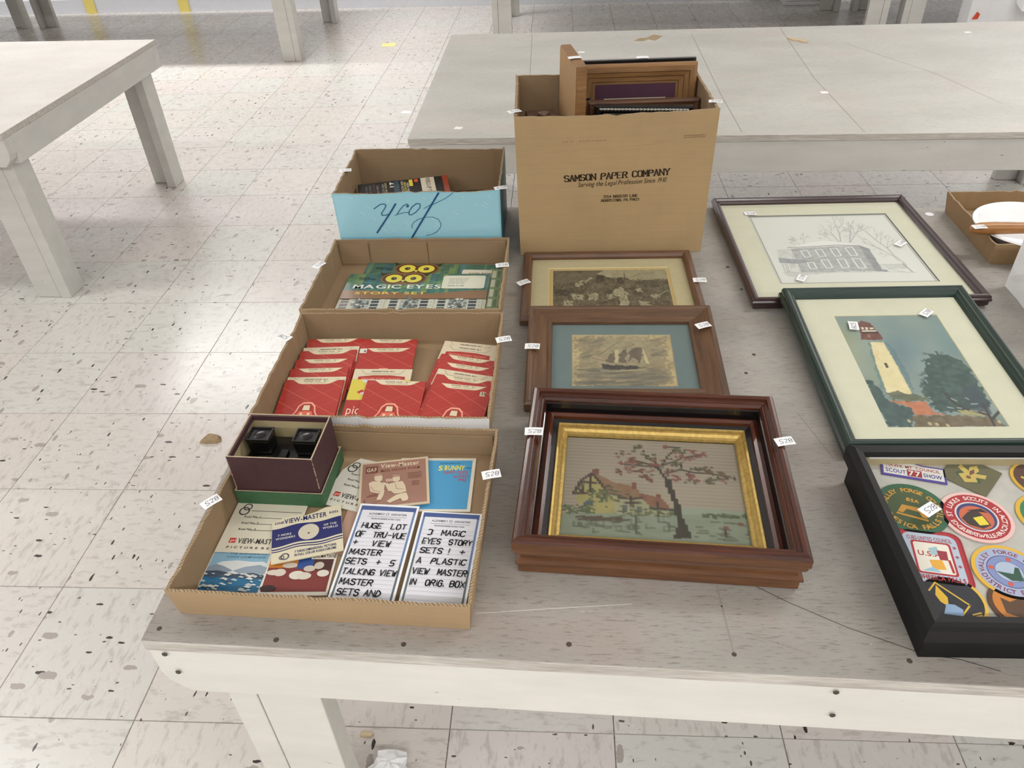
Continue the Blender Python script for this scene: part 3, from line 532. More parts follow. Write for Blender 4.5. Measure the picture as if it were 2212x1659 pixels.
for q,cc in (([(760,725),(830,725),(830,800),(770,800)],(96,100,100)),([(920,740),(975,740),(970,800),(920,800)],(96,100,100)),([(400,700),(480,650),(480,720),(400,720)],(84,96,104))): c.poly(q,cc)
for _ in range(70): c.blob([(random.gauss(600,90),random.gauss(620,40))],1.5,random.choice([gn,(110,110,76),(78,84,62)]),1,.7)
for _ in range(60): c.blob([(random.uniform(200,500),random.uniform(720,800))],1.6,random.choice([gn,(96,108,76)]),1,.6)
for _ in range(70): c.blob([(random.uniform(720,1300),random.uniform(760,840))],1.4,random.choice([gn,(110,116,86),(92,92,66)]),1,.6)
for _ in range(50): c.blob([(random.uniform(1560,2000),random.gauss(835,10))],1.6,gn,1,.6)
for _ in range(24):
    x,y=random.uniform(210,780),random.gauss(860,14); c.line([(x,y),(x+random.uniform(50,130),y-8)],2,(92,78,64))
for _ in range(34):
    x,y=random.uniform(300,1250),random.uniform(890,1010); c.line([(x,y),(x+random.uniform(30,90),y+random.uniform(-6,10))],1.2,(98,100,82)); c.line([(x,y),(x,y-40)],1,(98,100,82))
for _ in range(22):
    x,y=random.uniform(1440,2010),random.uniform(880,1090); c.line([(x,y),(x+random.uniform(40,130),y+4)],1.3,(98,98,80))
c.blob([(1785,950),(1930,915)],1.8,(140,76,66),1); c.line([(1785,960),(1780,1040)],1.2,dk); c.line([(905,830),(915,990)],1.4,(90,92,72))
tk=(66,60,50); c.poly([(1180,460),(1245,465),(1300,650),(1345,740),(1365,850),(1415,950),(1460,1060),(1270,1050),(1310,930),(1290,800),(1250,650),(1200,540)],tk,1,3)
for q in ([(1220,480),(1140,380),(1080,330),(940,290),(860,270)],[(1140,380),(1090,290),(1000,250)],[(1200,470),(1150,400),(1160,330),(1220,230),(1290,170)],[(1100,340),(950,330),(800,320)],[(1180,320),(1280,290),(1360,250),(1560,220)],[(1230,400),(1340,370),(1360,290)],[(1340,370),(1480,400),(1640,410),(1790,440)],[(930,385),(880,390)],[(970,200),(980,180)],[(1340,150),(1190,140)]): c.line(q,1.6,tk)
for q in [(905,160),(930,150),(770,205),(760,225),(880,280),(900,300),(850,260),(1000,240),(1080,240),(760,305),(830,330),(770,380),(820,370),(960,310),(940,380),(1040,390),(970,420),(1000,450),(1040,470),(1210,140),(1290,170),(1320,190),(1450,180),(1560,215),(1540,235),(1330,230),(1420,255),(1450,265),(1270,290),(1280,310),(1235,390),(1280,430),(1300,460),(1530,375),(1500,365),(1610,370),(1630,390),(1430,410),(1440,440),(1470,480),(1440,490),(1640,480),(1620,490),(1700,470),(1750,410),(1720,395),(1780,470),(1800,445),(1110,300),(1060,330)]:
    c.blob([q],1.6,random.choice([(134,82,74),(112,70,62),(96,90,68),(88,82,62),(138,98,88)]),1,.8,5,2.6)
yy,xx=np.mgrid[0:118,0:150]; c.a=c.a[yy,(xx//2)*2]*.86; c.a=c.a*.9+c.a.mean(2,keepdims=True)*.1
o=c.build('needlework',H,.2385,.1935,.0150,M['stitch']); o.location.y=-.0015; o.location.x=0
glass(H,.240,.196,.0168)
# --- pencil drawing of a house
Ip=[(.006,0),(.003,.004),(.003,.010),(.001,.012),(0,.016),(.002,.019),(.002,.022),(.005,.024),(.009,.0235),(.011,.020),(.0145,.019),(.0165,.015),(.0165,.009),(.012,.008),(.012,0)]
I=frame('picture_frame','dark reddish brown frame with a pencil drawing of a stone house',1.3740,.7060,.7,.424,.442,Ip,[M['mahog']],[0]*len(Ip))
slab('backing',I,.398,.416,.009,.006,M['cream']); matboard(I,.398,.416,.296,.294,.0045,.002,.0112,M['cream'],M['grey_mat'],.0022)
a=Art(); 
f=hom([(-105,72),(1532,39),(2135,841),(238,879)]); pw,ph=.296,.294
def dr(p): return [((u-.5)*pw,(.5-v)*ph) for u,v in f(p)]
a.rect(-.148,-.147,.148,.147,(212,212,205)); a.rect(-.1445,-.1435,.1445,.1435,(150,150,146)); a.rect(-.1425,-.1415,.1425,.1415,(214,214,207))
ca=Canvas(260,260,(214,214,207),f)
ca.poly([(360,450),(900,420),(1210,410),(1300,560),(1400,725),(900,735),(480,745),(420,570)],(170,170,169),.95,14,2); ca.poly([(1210,410),(1340,455),(1450,640),(1570,730),(1400,727),(1300,560)],(140,141,145),.95,10); ca.poly([(190,460),(355,455),(430,570),(205,565)],(196,196,192),.8,12,3)
for _ in range(900):
    x,y=random.uniform(370,1400),random.uniform(430,740)
    if y<430+(x-370)*-.02: continue
    k=random.uniform(6,16); ca.line([(x,y),(x+k,y+random.uniform(-3,3))],random.uniform(.8,1.8),random.choice([(140,140,142),(152,152,152),(194,194,190),(186,186,182)]),.5) if (y-450)*.55+360<x<(y-410)*.6+1212 else None
ca.poly([(330,437),(590,368),(780,345),(1180,385),(1340,452),(1210,412),(900,420),(360,450)],(224,224,219),1,2); ca.line([(335,440),(640,425),(940,405),(1215,410),(1340,455)],2.6,(140,142,148)); ca.line([(335,437),(590,368),(780,345),(1180,385)],.9,(176,176,174),.8)
ca.poly([(205,565),(430,582),(640,605),(430,640),(220,630)],(148,150,156),.9,10); ca.poly([(240,640),(430,640),(470,740),(280,750)],(184,184,180),.8,14)
for q in ([(270,640),(300,740)],[(330,640),(355,740)],[(420,640),(450,735)]): ca.line(q,1.6,(218,218,212))
ca.poly([(360,690),(430,690),(440,735),(370,740)],(214,214,208),.8)
for q in ([(490,480),(570,470),(610,550),(540,560)],[(670,465),(750,460),(800,540),(720,548)],[(855,450),(935,445),(990,535),(915,545)],[(1040,440),(1130,430),(1190,530),(1110,535)],[(565,625),(640,620),(680,695),(600,700)],[(735,595),(820,585),(875,685),(800,690)],[(935,580),(1030,575),(1080,680),(1000,690)],[(1125,575),(1215,570),(1290,685),(1200,690)]):
    ca.poly(q,(168,170,172),.9,6); ca.line(q+[q[0]],2.4,(222,222,217)); 
    for t in (.3,.5,.7): ca.line([(q[0][0]*(1-t)+q[1][0]*t,q[0][1]*(1-t)+q[1][1]*t),(q[3][0]*(1-t)+q[2][0]*t,q[3][1]*(1-t)+q[2][1]*t)],.7,(140,142,146) if t!=.5 else (206,206,202),.7)
def tree(p,ang,l,w,d):
    n=3; q=p; 
    for k in range(n):
        ang+=random.uniform(-.18,.18); r=(q[0]+math.cos(ang)*l/n*1.5,q[1]-math.sin(ang)*l/n); ca.line([q,r],w,(136,136,142),min(.75,.22+w*.35)); q=r
        if d>0 and k: tree(q,ang+random.choice([-1,1])*random.uniform(.35,.85),l*random.uniform(.45,.7),max(.5,w*.65),d-1)
    if d>0: tree(q,ang+random.uniform(-.35,.35),l*random.uniform(.5,.75),max(.5,w*.7),d-1)
for p,an,l,w in (((970,365),2.25,120,1.5),((990,365),1.75,150,1.6),((1100,372),1.55,140,1.6),((1110,372),1.1,130,1.4),((880,350),2.3,70,1.0),((480,405),2.2,60,.9),((540,395),1.5,60,.9),((430,415),2.3,40,.8),((1290,370),2.2,110,1.1)): tree(p,an,l,w,3)
ca.line([(1770,630),(1640,530),(1560,440),(1420,340),(1310,240)],1.8,(136,136,142),.7); ca.line([(1700,600),(1620,530),(1400,420),(1260,370)],1.5,(136,136,142),.7)
for p,an,l in (((1420,340),1.2,70),((1400,420),2.1,70),((1560,440),1.0,80),((1560,440),1.5,80),((1310,240),2.2,60),((1480,390),1.4,80),((1520,480),2.4,70),((1620,530),2.8,60)): tree(p,an,l,1.0,2)
ca.poly([(1460,640),(1790,630),(1800,695),(1560,700)],(184,184,180),.7,8); ca.line([(1565,700),(1800,740)],1.3,(160,160,160)); ca.line([(1740,630),(1860,735)],2,(136,136,140)); ca.poly([(1455,650),(1520,650),(1545,710),(1490,710)],(206,206,203),.9)
ca.poly([(260,755),(900,740),(480,790),(320,800)],(184,184,180),.6,8,4); ca.line([(250,750),(800,745),(1560,732),(1900,740)],1.1,(168,168,166)); ca.line([(720,322),(750,326)],1.6,(120,120,122))
a.build('ruled_border',I,.0091,M['matte'],(.0045,.002,.0091)); o=ca.build('pencil_drawing',I,.284,.282,.0093,M['matte']); o.location.x=.0045;o.location.y=.002
glass(I,.391,.409,.0125)
# --- lighthouse watercolour
Jp=[(.005,0),(0,.004),(0,.010),(.003,.013),(.003,.019),(.005,.0235),(.0085,.025),(.011,.023),(.0135,.0215),(.016,.0215),(.018,.018),(.021,.016),(.023,.011),(.023,.008),(.016,.008),(.016,0)]
J=frame('picture_frame','dark green frame with a lighthouse and tree watercolour on a cream mat',1.3735,.2920,.9,.321,.398,Jp,[M['green']],[0]*len(Jp),T+.0130,math.asin(.0245/.398))
slab('backing',J,.290,.366,.008,.005,M['cream']); matboard(J,.290,.366,.1725,.275,.003,-.011,.0102,M['cream'],M['creamed'],.0022)
f=hom([(125,165),(1260,135),(2065,1293),(725,1320)]); c=Canvas(150,220,(130,145,140),f); I1=np.ones((220,150)); xs=np.linspace(0,1,150)[None,:]*I1; ys=np.linspace(0,1,220)[:,None]*I1
c.put(np.clip(1-xs*3.2,0,1)*np.clip(ys*3,0,1)*np.clip(2.2-ys*3,0,1),(158,156,112),.8); c.put(np.exp(-((xs-.52)/.16)**2-((ys-.36)/.16)**2),(94,118,134),.7); c.wash(I1,(110,128,126),.6,5,4); c.wash(I1,(148,160,156),.5,6,5); c.wash(np.clip(xs*1.5-.5,0,1)*(ys<.4),(108,136,140),.5,4,4)
c.poly([(500,430),(540,420),(620,700),(700,960),(640,900),(560,640)],(92,124,124),.6,6,4); c.poly([(690,430),(740,430),(960,760),(1010,960),(840,690)],(84,110,126),.5,6,5)
c.poly([(525,430),(675,430),(830,680),(1000,975),(720,970),(600,680)],(218,204,160),1,6,1); c.poly([(560,540),(620,560),(640,620),(590,600)],(214,186,140),.6,5,4)
lr=(112,72,64); c.poly([(385,240),(430,205),(520,228),(560,265),(600,310),(640,350),(668,395),(640,408),(430,408),(415,360),(400,290)],lr,1,9,2)
for q in ([(425,275),(455,275),(458,300),(430,300)],[(470,272),(500,272),(505,300),(475,300)],[(520,275),(560,275),(568,292),(525,295)],[(430,308),(590,305),(596,318),(436,322)]): c.poly(q,(214,204,184))
c.poly([(430,325),(605,318),(620,335),(440,340)],(72,48,48)); c.poly([(495,350),(520,345),(530,380),(505,385)],(150,112,92)); c.poly([(680,650),(710,648),(738,695),(705,698)],(54,48,44)); c.line([(690,672),(728,672)],.8,(200,188,150))
tg=(66,86,82); c.poly([(1180,560),(1220,535),(1400,560),(1560,600),(1700,800),(1850,1030),(1830,1110),(1400,1135),(1250,1145),(1180,1000),(1090,940),(1120,830),(1150,760)],tg,1,9,12)
for _ in range(150): c.blob([(random.gauss(1400,150),random.gauss(850,150))],random.uniform(2,5),random.choice([(58,76,76),(76,98,92),(88,106,98),(62,74,82)]),.45,.7)
for _ in range(60): c.blob([(random.choice([random.uniform(1100,1260)]),random.uniform(560,1120))],random.uniform(1,2.6),tg,.8,.7)
c.poly([(1640,840),(1850,1030),(1900,1180),(1700,1140),(1560,1080),(1560,900)],(66,74,86),.6,6,8)
c.poly([(465,820),(560,845),(660,955),(720,1045),(1000,1115),(1045,1190),(980,1250),(1000,1320),(725,1320)],(72,90,90),1,9,8)
c.poly([(700,1045),(900,1040),(1170,1055),(1180,1110),(1240,1150),(1400,1180),(1050,1190),(980,1110),(850,1072)],(184,120,90),1,9,4); c.blob([(1060,1105)],7,(180,106,78),.5,.5)
c.poly([(1000,1195),(1400,1190),(1900,1195),(2075,1300),(1030,1318)],(112,100,80),1,12,6); c.poly([(1500,1125),(1800,1155),(1800,1190),(1530,1180)],(166,156,106),.9,8,5); c.poly([(690,965),(850,950),(1150,985),(1180,1030),(1000,1040),(800,1030)],(96,100,80),.9,10,8)
for q in ([(1780,1060),(1850,1180),(1910,1290)],[(1850,1180),(1700,1140),(1560,1110),(1440,1040),(1360,960)],[(1880,1220),(1990,1110)]): c.line(q,3.5,(66,62,62))
for q in ([(1430,1010),(1490,1035)],[(1650,1065),(1720,1060)],[(1390,1100),(1450,1110)],[(1500,1105),(1540,1110)],[(1640,1130),(1720,1140)],[(1590,1000),(1620,1015)]): c.line(q,1.8,(188,190,180),.8)
c.blob([(1190,1275),(1270,1280),(960,1250),(1960,1245),(1390,1290)],2.2,(196,182,142),.85,1.3); 
o=c.build('watercolour',J,.171,.2735,.0093,M['matte']); o.location.x=.003;o.location.y=-.011
glass(J,.277,.354,.0115)
# --- black display case with cloth patches
Kp=[(.008,0),(.008,.036),(.003,.0375),(.000,.039),(0,.058),(.003,.0625),(.008,.064),(.0165,.0625),(.0185,.058),(.0185,.0555),(.012,.0545),(.012,0)]
K=frame('display_case','black glass-topped display case of scout patches at the right edge',1.3985,-.0905,.2,.402,.286,Kp,[M['black'],M['blackgloss']],[0,1,0,0,0,0,0,0,0,0,0,0],cat='display case')
slab('felt_pad',K,.376,.260,.040,.032,M['felt']); slab('bottom_panel',K,.380,.264,.007,.0055,M['black'])
b=MB(); b.box(-.185,.125,.0402,.185,.1295,.054); b.build('back_liner',M['boxin'],K); b=MB(); b.box(-.176,.1235,.0535,.185,.1252,.0548); b.build('pinstripe',M['white_card'],K)
b=MB(); b.box(-.2005,-.085,.0395,-.198,.105,.052); b.build('side_slot',M['blackgloss'],K)
glass(K,.378,.262,.0568)
PZ=T+.0412
def patch(label,x,y,rot,shape,colr,draw,th=.0016):
    x=.8147+(x-.8147)*.9864; y=-.725+(y+.725)*.9864; t=thing('cloth_patch',label,'patch',(x,y,PZ),rot,'cloth patches in the display case'); b=MB()
    b.prism(shape,0,th); s=plain('patch_thread',colr,.9,var=.12,sc=500); b.build('cloth',s,t,bevel=.0006); a=Art(); draw(a); a.build('stitching',t,th+.0002,M['matte']); return t
circ=lambda r,n=36:[(r*math.cos(2*math.pi*i/n),r*math.sin(2*math.pi*i/n)) for i in range(n)]
def rr(w,h,r):
    o=[]
    for cx,cy,a0 in ((w/2-r,h/2-r,0),(-w/2+r,h/2-r,90),(-w/2+r,-h/2+r,180),(w/2-r,-h/2+r,270)): o+=[(cx+r*math.cos((a0+k*18)*D2R),cy+r*math.sin((a0+k*18)*D2R)) for k in range(6)]
    return o
def d1(a):
    a.poly([(-.0365,.0115),(-.012,.0115),(0,.0145),(.012,.0115),(.0365,.0115),(.0365,-.0115),(-.0365,-.0115)],(214,210,206)); a.text('HAWK MT. COUNCIL',0,.0035,.0055,(150,48,52),'b',align='c',width=.066); a.rect(-.008,-.0105,.010,.002,(150,40,46)); a.text('SCOUT',-.034,-.008,.0072,(70,64,140),'b',width=.025); a.text('77',-.0065,-.009,.0095,(226,220,216),'b',width=.0155); a.text('SHOW',.0115,-.008,.0072,(70,64,140),'b',width=.023)
patch('purple-edged banner patch reading scout 77 show, top row of the case',1.2840,.0310,-14,[(-.0395,.0145),(-.013,.0145),(0,.0175),(.013,.0145),(.0395,.0145),(.0395,-.0145),(-.0395,-.0145)],(84,68,150),d1)
def d2(a):
    for q in ((-.012,.004),(.012,.004),(-.010,-.008),(.010,-.008)): a.disc(q[0],q[1],.005,(58,84,56),12)
    a.poly([(0,.021),(.006,.012),(.004,.004),(.016,.010),(.017,.002),(.007,-.003),(.012,-.010),(0,-.020),(-.012,-.010),(-.007,-.003),(-.017,.002),(-.016,.010),(-.004,.004),(-.006,.012)],(196,172,92)); a.poly([(0,.012),(.003,.004),(0,-.004),(-.003,.004)],(120,76,70)); a.disc(0,-.008,.003,(120,84,50),10)
patch('olive green square patch with a gold emblem, top row of the case',1.3560,.0265,-42,rr(.058,.058,.002),(104,100,76),d2)
def d3(a):
    a.ring(0,0,.036,.0425,(44,92,64)); a.disc(0,0,.036,(62,78,44)); a.arc('VALLEY FORGE COUNCIL',0,0,.0315,.0068,(206,150,52),190,-10); a.arc('TOHESICA FALLS',0,0,.0315,.0075,(206,150,52),200,345,'b',True); a.text('BSA',0,.011,.006,(206,150,52),align='c'); a.poly([(-.016,-.012),(-.012,.002),(.014,.004),(.018,-.012),(.012,-.012),(.008,-.004),(-.006,-.004),(-.010,-.012)],(196,140,48)); a.line([(-.016,-.015),(.018,-.015)],.003,(196,140,48))
patch('round green patch with orange lettering at the left of the case',1.2590,-.0355,-22,circ(.0425),(44,92,64),d3)
def d4(a):
    a.ring(0,0,.037,.0415,(226,186,182)); a.disc(0,0,.037,(168,36,46)); a.arc('ST LUKES SCOUTS IN ACTION',0,0,.0310,.0062,(232,214,210),205,-25); a.arc('LD-GILBERTSVILLE-PA',0,0,.0310,.0062,(232,214,210),215,330,'b',True); a.disc(0,0,.0245,(214,206,206)); a.disc(0,0,.0225,(52,58,112)); a.disc(0,-.002,.0195,(196,98,66)); a.poly([(-.016,-.010),(-.010,.004),(-.002,.012),(.006,.006),(.016,-.008),(.008,-.018),(-.008,-.018)],(58,44,40)); a.poly([(-.004,-.004),(.006,.004),(.014,-.008),(.004,-.014)],(226,206,60)); a.poly([(-.012,.006),(.004,.016),(.012,.012)],(40,30,30))
patch('round red and white scouts patch with a dark blue center',1.3320,-.0490,-24,circ(.0415),(226,186,182),d4)
def d5(a):
    a.poly(rr(.068,.082,.012),(168,36,50)); a.poly(rr(.060,.074,.010),(176,186,204)); a.text('CUBS-UNITED COUNCIL',0,.026,.006,(150,40,52),align='c',width=.05); a.poly(rr(.044,.050,.004),(168,36,50)); a.poly(rr(.039,.045,.003),(228,220,208)); a.text('U.S.A.',-.017,.002,.0075,(168,40,52)); a.poly([(-.004,.014),(.006,.018),(.008,.006),(-.002,.004)],(156,186,196)); a.poly([(.005,.012),(.016,.012),(.015,-.002),(.006,-.002)],(150,44,60)); a.poly([(-.006,-.004),(.008,-.002),(.010,-.016),(-.004,-.018)],(226,166,60)); a.line([(.016,-.002),(.017,-.019)],.0028,(168,40,52)); a.poly([(-.016,-.021),(-.004,-.014),(.004,-.021)],(150,190,214)); a.text('TOHESICA FALLS',0,-.033,.0068,(168,40,52),align='c',width=.056)
    for y in (.016,.002,-.012): a.text('+',.0235,y,.006,(150,40,52))
patch('red rounded-square patch with a pale blue border, left of the yellow-rimmed one',1.2560,-.1150,-9,rr(.074,.088,.014),(150,36,48),d5)
def d6(a):
    a.ring(0,0,.0345,.039,(220,172,54)); a.disc(0,0,.0345,(160,170,200)); a.arc('VALLEY FORGE COUNCIL',0,0,.029,.0058,(130,46,74),200,-20); a.arc('DISTRICT EVENT',0,0,.029,.0062,(130,46,74),205,335,'b',True); a.disc(0,0,.0235,(64,66,120)); a.ring(0,0,.0150,.0225,(126,138,186)); a.disc(0,0,.0145,(170,182,206)); a.poly([(-.014,-.004),(.004,-.002),(.006,.009),(.010,.009),(.014,-.009),(.002,-.013)],(40,78,62)); 
    for q in ((0,.0185),(.0185,0),(-.0185,0),(0,-.0185)): a.rect(q[0]-.0025,q[1]-.0025,q[0]+.0025,q[1]+.0025,(206,82,62))
patch('round blue patch with a thick yellow rim and green center',1.3330,-.1340,-20,circ(.039),(220,172,54),d6)
def d7(a):
    a.ring(0,0,.037,.041,(220,178,60)); a.disc(0,0,.037,(34,34,44)); a.line([(-.014,.026),(.020,-.004),(.008,-.020)],.0022,(214,174,62)); a.line([(-.014,.026),(-.024,.012)],.0022,(214,174,62)); a.poly([(-.014,.022),(-.004,.004),(-.006,-.010),(-.014,-.004),(-.018,.006)],(224,178,52)); a.poly([(-.008,-.006),(.002,-.006),(.010,-.012),(.008,-.022),(-.014,-.022)],(138,164,198)); a.line([(.020,-.018),(.030,-.014)],.0022,(214,174,62)); a.line([(.020,-.022),(.030,-.018)],.0022,(214,174,62))
patch('black round patch with yellow edging at the front left corner of the case',1.2525,-.1755,-8,circ(.0365),(220,178,60),lambda a:(d7(a),[a.v.__setitem__(i,(p[0]*.88,p[1]*.88,p[2])) for i,p in enumerate(a.v)]))
def d8(a): a.disc(0,0,.028,(196,120,44)); a.poly([(-.018,.010),(-.010,.004),(0,.008),(.010,.004),(.018,.012),(.020,-.010),(0,-.020),(-.020,-.010)],(84,56,36))
patch('orange round patch with a brown rim in the front row of the case',1.3250,-.1800,0,circ(.0330),(88,60,44),d8)
def d9(a): a.disc(0,0,.030,(84,54,42)); a.line([(-.02,.004),(-.01,-.006),(.004,-.004)],.004,(212,170,64))
patch('brown round patch with a yellow rim at the right of the top row',1.4390,.0170,0,circ(.034),(214,170,60),d9)
def d10(a): a.disc(0,0,.034,(42,120,80)); a.disc(.004,0,.018,(210,180,80))
patch('round green patch with a yellow rim at the right end of the middle row',1.4220,-.0480,0,circ(.039),(214,172,60),d10)
# ================================================================== SHEETS IN THE FRONT TRAY
def sheet(name,label,cat,x,y,rot,w,h,z,th,colr,draw=None,mat='print',group=None,tiltx=0,corners=None,slices=0):
    t=thing(name,label,cat,(x,y,z),rot,group,tiltx); b=MB(); b.prism(corners or [(-w/2,-h/2),(w/2,-h/2),(w/2,h/2),(-w/2,h/2)],0,th); b.build('paper',plain('paper_'+name,colr,.6,var=.03,sc=25),t)
    if draw:
        a=Art(w,h); draw(a); a.build('printing',t,th+.00005,M[mat])
    return t
ZA=T+.0045
def dsleeve(a,w=.0975,h=.0925,cut=.5):
    ink=(56,54,52); x0=-w/2
    a.ring(x0+.016,h/2-.013,.0045,.0062,ink,20); a.ring(x0+.0135,h/2-.0205,.0055,.0074,ink,20); a.line([(x0+.024,h/2-.0195),(cut*w-.004,h/2-.0205)],.0009,ink)
    for k,yy in enumerate((.032,.043,.054)): a.text('Reel No. %d'%(k+1),x0+.017,h/2-yy,.0036,ink,'b'); a.line([(x0+.034,h/2-yy),(cut*w-.004,h/2-yy)],.0008,ink)
    a.rect(x0+.012,h/2-.076,x0+.021,h/2-.068,(176,48,46)); a.text('gaf',x0+.0135,h/2-.0735,.004,(226,180,160),'b'); a.text('VIEW-MASTER',x0+.024,h/2-.0765,.0088,(62,60,58),'b',width=.056); a.text('P I C T U R E  R E E L',x0+.012,h/2-.085,.0034,(70,66,62),'b',width=.07)
def dice(a):
    w,h=.0770,.0640; a.rect(-w/2,-h/2,w/2,h/2,(124,162,182)); X=lambda u:-w/2+u*w; Y=lambda v:h/2-v*h
    a.text('THE WHITEWATER',X(.28),Y(.10),.0032,(60,96,120),'b',width=w*.64); a.text('CANOE CHAMPIONSHIP',X(.24),Y(.18),.0034,(60,96,120),'b',width=w*.68)
    P=lambda q:[(X(u),Y(v)) for u,v in q]
    a.poly(P([(.0,.42),(.2,.28),(.45,.24),(.7,.27),(.9,.26),(1,.32),(1,.6),(0,.6)]),(196,200,198)); a.poly(P([(0,.42),(.12,.34),(.28,.40),(.45,.50),(.3,.56),(0,.54)]),(124,138,150)); a.poly(P([(.45,.50),(.62,.40),(.86,.34),(1,.40),(1,.56),(.6,.58)]),(134,148,160)); a.poly(P([(0,.52),(.2,.50),(.5,.58),(.8,.54),(1,.60),(1,.70),(0,.68)]),(58,70,86)); a.poly(P([(0,.66),(1,.68),(1,1),(0,1)]),(34,98,134))
    for _ in range(46):
        u,v=random.random(),random.uniform(.58,.98); s=random.uniform(.02,.08); a.poly([(min(max(x,-w/2),w/2),min(max(y,-h/2),h/2)) for x,y in P([(u-s,v),(u-s*.3,v-s*.6),(u+s,v-s*.1),(u+s*.6,v+s*.4)])],random.choice([(196,198,192),(170,180,182),(206,204,194),(60,84,104)]))
def ddal(a):
    w,h=.0880,.110; a.rect(-.040,-.049,.041,.052,(118,52,48)); a.rect(-.040,-.012,-.004,.030,(196,122,44)); a.rect(-.004,-.014,.016,.030,(44,72,132)); a.rect(.016,-.016,.041,.030,(70,40,38))
    for k in range(5): a.line([(-.040,-.008+k*.008),(-.005,-.007+k*.008)],.0007,(150,88,34))
    a.rect(.012,.001,.041,.020,(214,206,192)); a.text('DALMATIANS',.0135,.0032,.0055,(40,36,34),'b',width=.030); a.text('101',.015,.0098,.0095,(190,40,38),'b')
    for _ in range(8):
        x,y=-.030+.009*_+random.uniform(-.003,.003),random.uniform(-.034,-.008); a.disc(x,y,random.uniform(.006,.010),random.choice([(200,192,178),(206,200,188),(186,176,162)]),16,random.uniform(.004,.008))
    a.disc(-.032,-.044,.010,(56,34,34),16,.005)
def dnavy(a):
    w,h=.0905,.082; nv=(42,44,98); X=-w/2; Y=lambda v:h/2-v*h
    wave=lambda v,am=.02:[(X+w*k/20,Y(v+am*math.sin(k/20*6.28*1.6+1))) for k in range(21)]
    def band(v0,v1,c): a.poly(wave(v0)+wave(v1)[::-1],c)
    band(.27,.66,nv); band(.695,.72,nv); band(.745,.765,nv); a.text('ONE',X+.003,Y(.19),.0042,nv,'b'); a.text('VIEW-MASTER',X+.016,Y(.205),.0085,nv,'b',width=.056); a.text('REEL',X+.075,Y(.16),.0038,nv,'b',width=.013)
    a.disc(0.002,Y(.47),.0135,(196,188,168),26); a.disc(.002,Y(.50),.0014,(50,44,40),8); a.text('7 MORE',X+.0075,Y(.46),.0034,(206,202,190),'b'); a.text('WONDERS',X+.005,Y(.53),.0034,(206,202,190),'b'); a.text('OF THE',X+.067,Y(.41),.0034,(206,202,190),'b'); a.text('WORLD',X+.0655,Y(.48),.0036,(206,202,190),'b')
    a.text('7 THREE DIMENSIONAL PICTURES',X+.029,Y(.865),.004,nv,'b',width=.053); a.text('IN FULL COLOR KODACHROME',X+.029,Y(.935),.004,nv,'b',width=.053); a.ring(X+.017,Y(.90),.004,.0055,(70,66,90),16); a.ring(X+.013,Y(.91),.0025,.0035,(70,66,90),14)
def dbrown(a):
    w,h=.0965,.0925; a.rect(-.045,-.043,.045,.043,(150,112,96)); X=lambda u:-w/2+u*w; Y=lambda v:h/2-v*h; cr=(206,190,162)
    a.rect(X(.08),Y(.25),X(.26),Y(.10),(112,66,54)); a.text('GAF',X(.095),Y(.215),.0075,cr,'b',width=.0145); a.text('View-Master',X(.30),Y(.155),.0085,cr,'b',width=.0555); a.text('MAIL ORDER FORM',X(.30),Y(.245),.0050,(112,66,54),'b',width=.056)
    g=hom([(445,235),(1270,130),(1295,715),(430,790)]); Q=lambda p,c:a.poly([(X(u),Y(v)) for u,v in g(p)],c); mid=(172,136,118)
    Q([(500,650),(560,610),(640,590),(690,690),(620,720),(480,715)],(124,80,66))
    for k in range(4): a.line([(X(u),Y(v)) for u,v in g([(500+k*8,655+k*16),(640+k*14,640+k*18)])],.0011,(176,142,120))
    Q([(545,475),(590,450),(680,455),(735,500),(720,590),(640,592),(565,572)],cr); Q([(690,570),(735,555),(725,610),(690,672),(640,668),(660,620)],cr); Q([(606,392),(640,362),(690,360),(708,395),(700,440),(660,458),(615,440)],cr); Q([(600,400),(610,372),(650,352),(700,356),(706,380),(640,385)],mid); a.line([(X(u),Y(v)) for u,v in g([(570,510),(600,560),(690,575)])],.0009,mid)
    Q([(790,480),(840,465),(950,445),(985,500),(1000,570),(930,595),(850,600),(800,560)],cr); Q([(735,480),(770,470),(800,500),(830,560),(780,570)],cr); Q([(825,410),(860,385),(915,390),(920,430),(885,458),(840,452)],cr); Q([(815,388),(845,365),(915,372),(930,392),(860,398)],mid); Q([(742,425),(830,415),(840,450),(750,458)],(188,162,138)); Q([(690,470),(745,465),(760,490),(720,500)],cr); a.line([(X(u),Y(v)) for u,v in g([(860,480),(880,540),(960,545)])],.0009,mid)
    Q([(760,690),(880,612),(1000,585),(1025,640),(1020,680),(955,695),(930,655),(800,712)],cr)
    for k in range(4): a.line([(X(.70),Y(.33+.035*k)),(X(.90),Y(.33+.035*k))],.0010,(124,84,70)); a.line([(X(.76),Y(.52+.035*k)),(X(.86),Y(.52+.035*k))],.0010,(124,84,70)) if k<3 else None
def dblue(a):
    w,h=.1096,.1041; a.rect(-.051,-.048,.050,.047,(74,148,190)); a.text('S',.002,.0265,.010,(232,214,40),'b'); a.text('BUNNY',.0105,.0275,.0095,(232,214,40),'b',width=.030); a.text('with',.042,.030,.0035,(30,60,90),'b',width=.007); a.text('CARTOON PRESENTATION',.003,.0395,.0030,(40,96,140),'b',width=.030)
    a.text('DAFFY DUCK',.010,.0195,.0062,(190,70,60),'b',width=.036); a.text('and PORKY',.026,.0120,.0056,(176,64,60),'b',width=.021); a.text('PIG',.033,.0045,.0062,(176,64,60),'b',width=.0115)
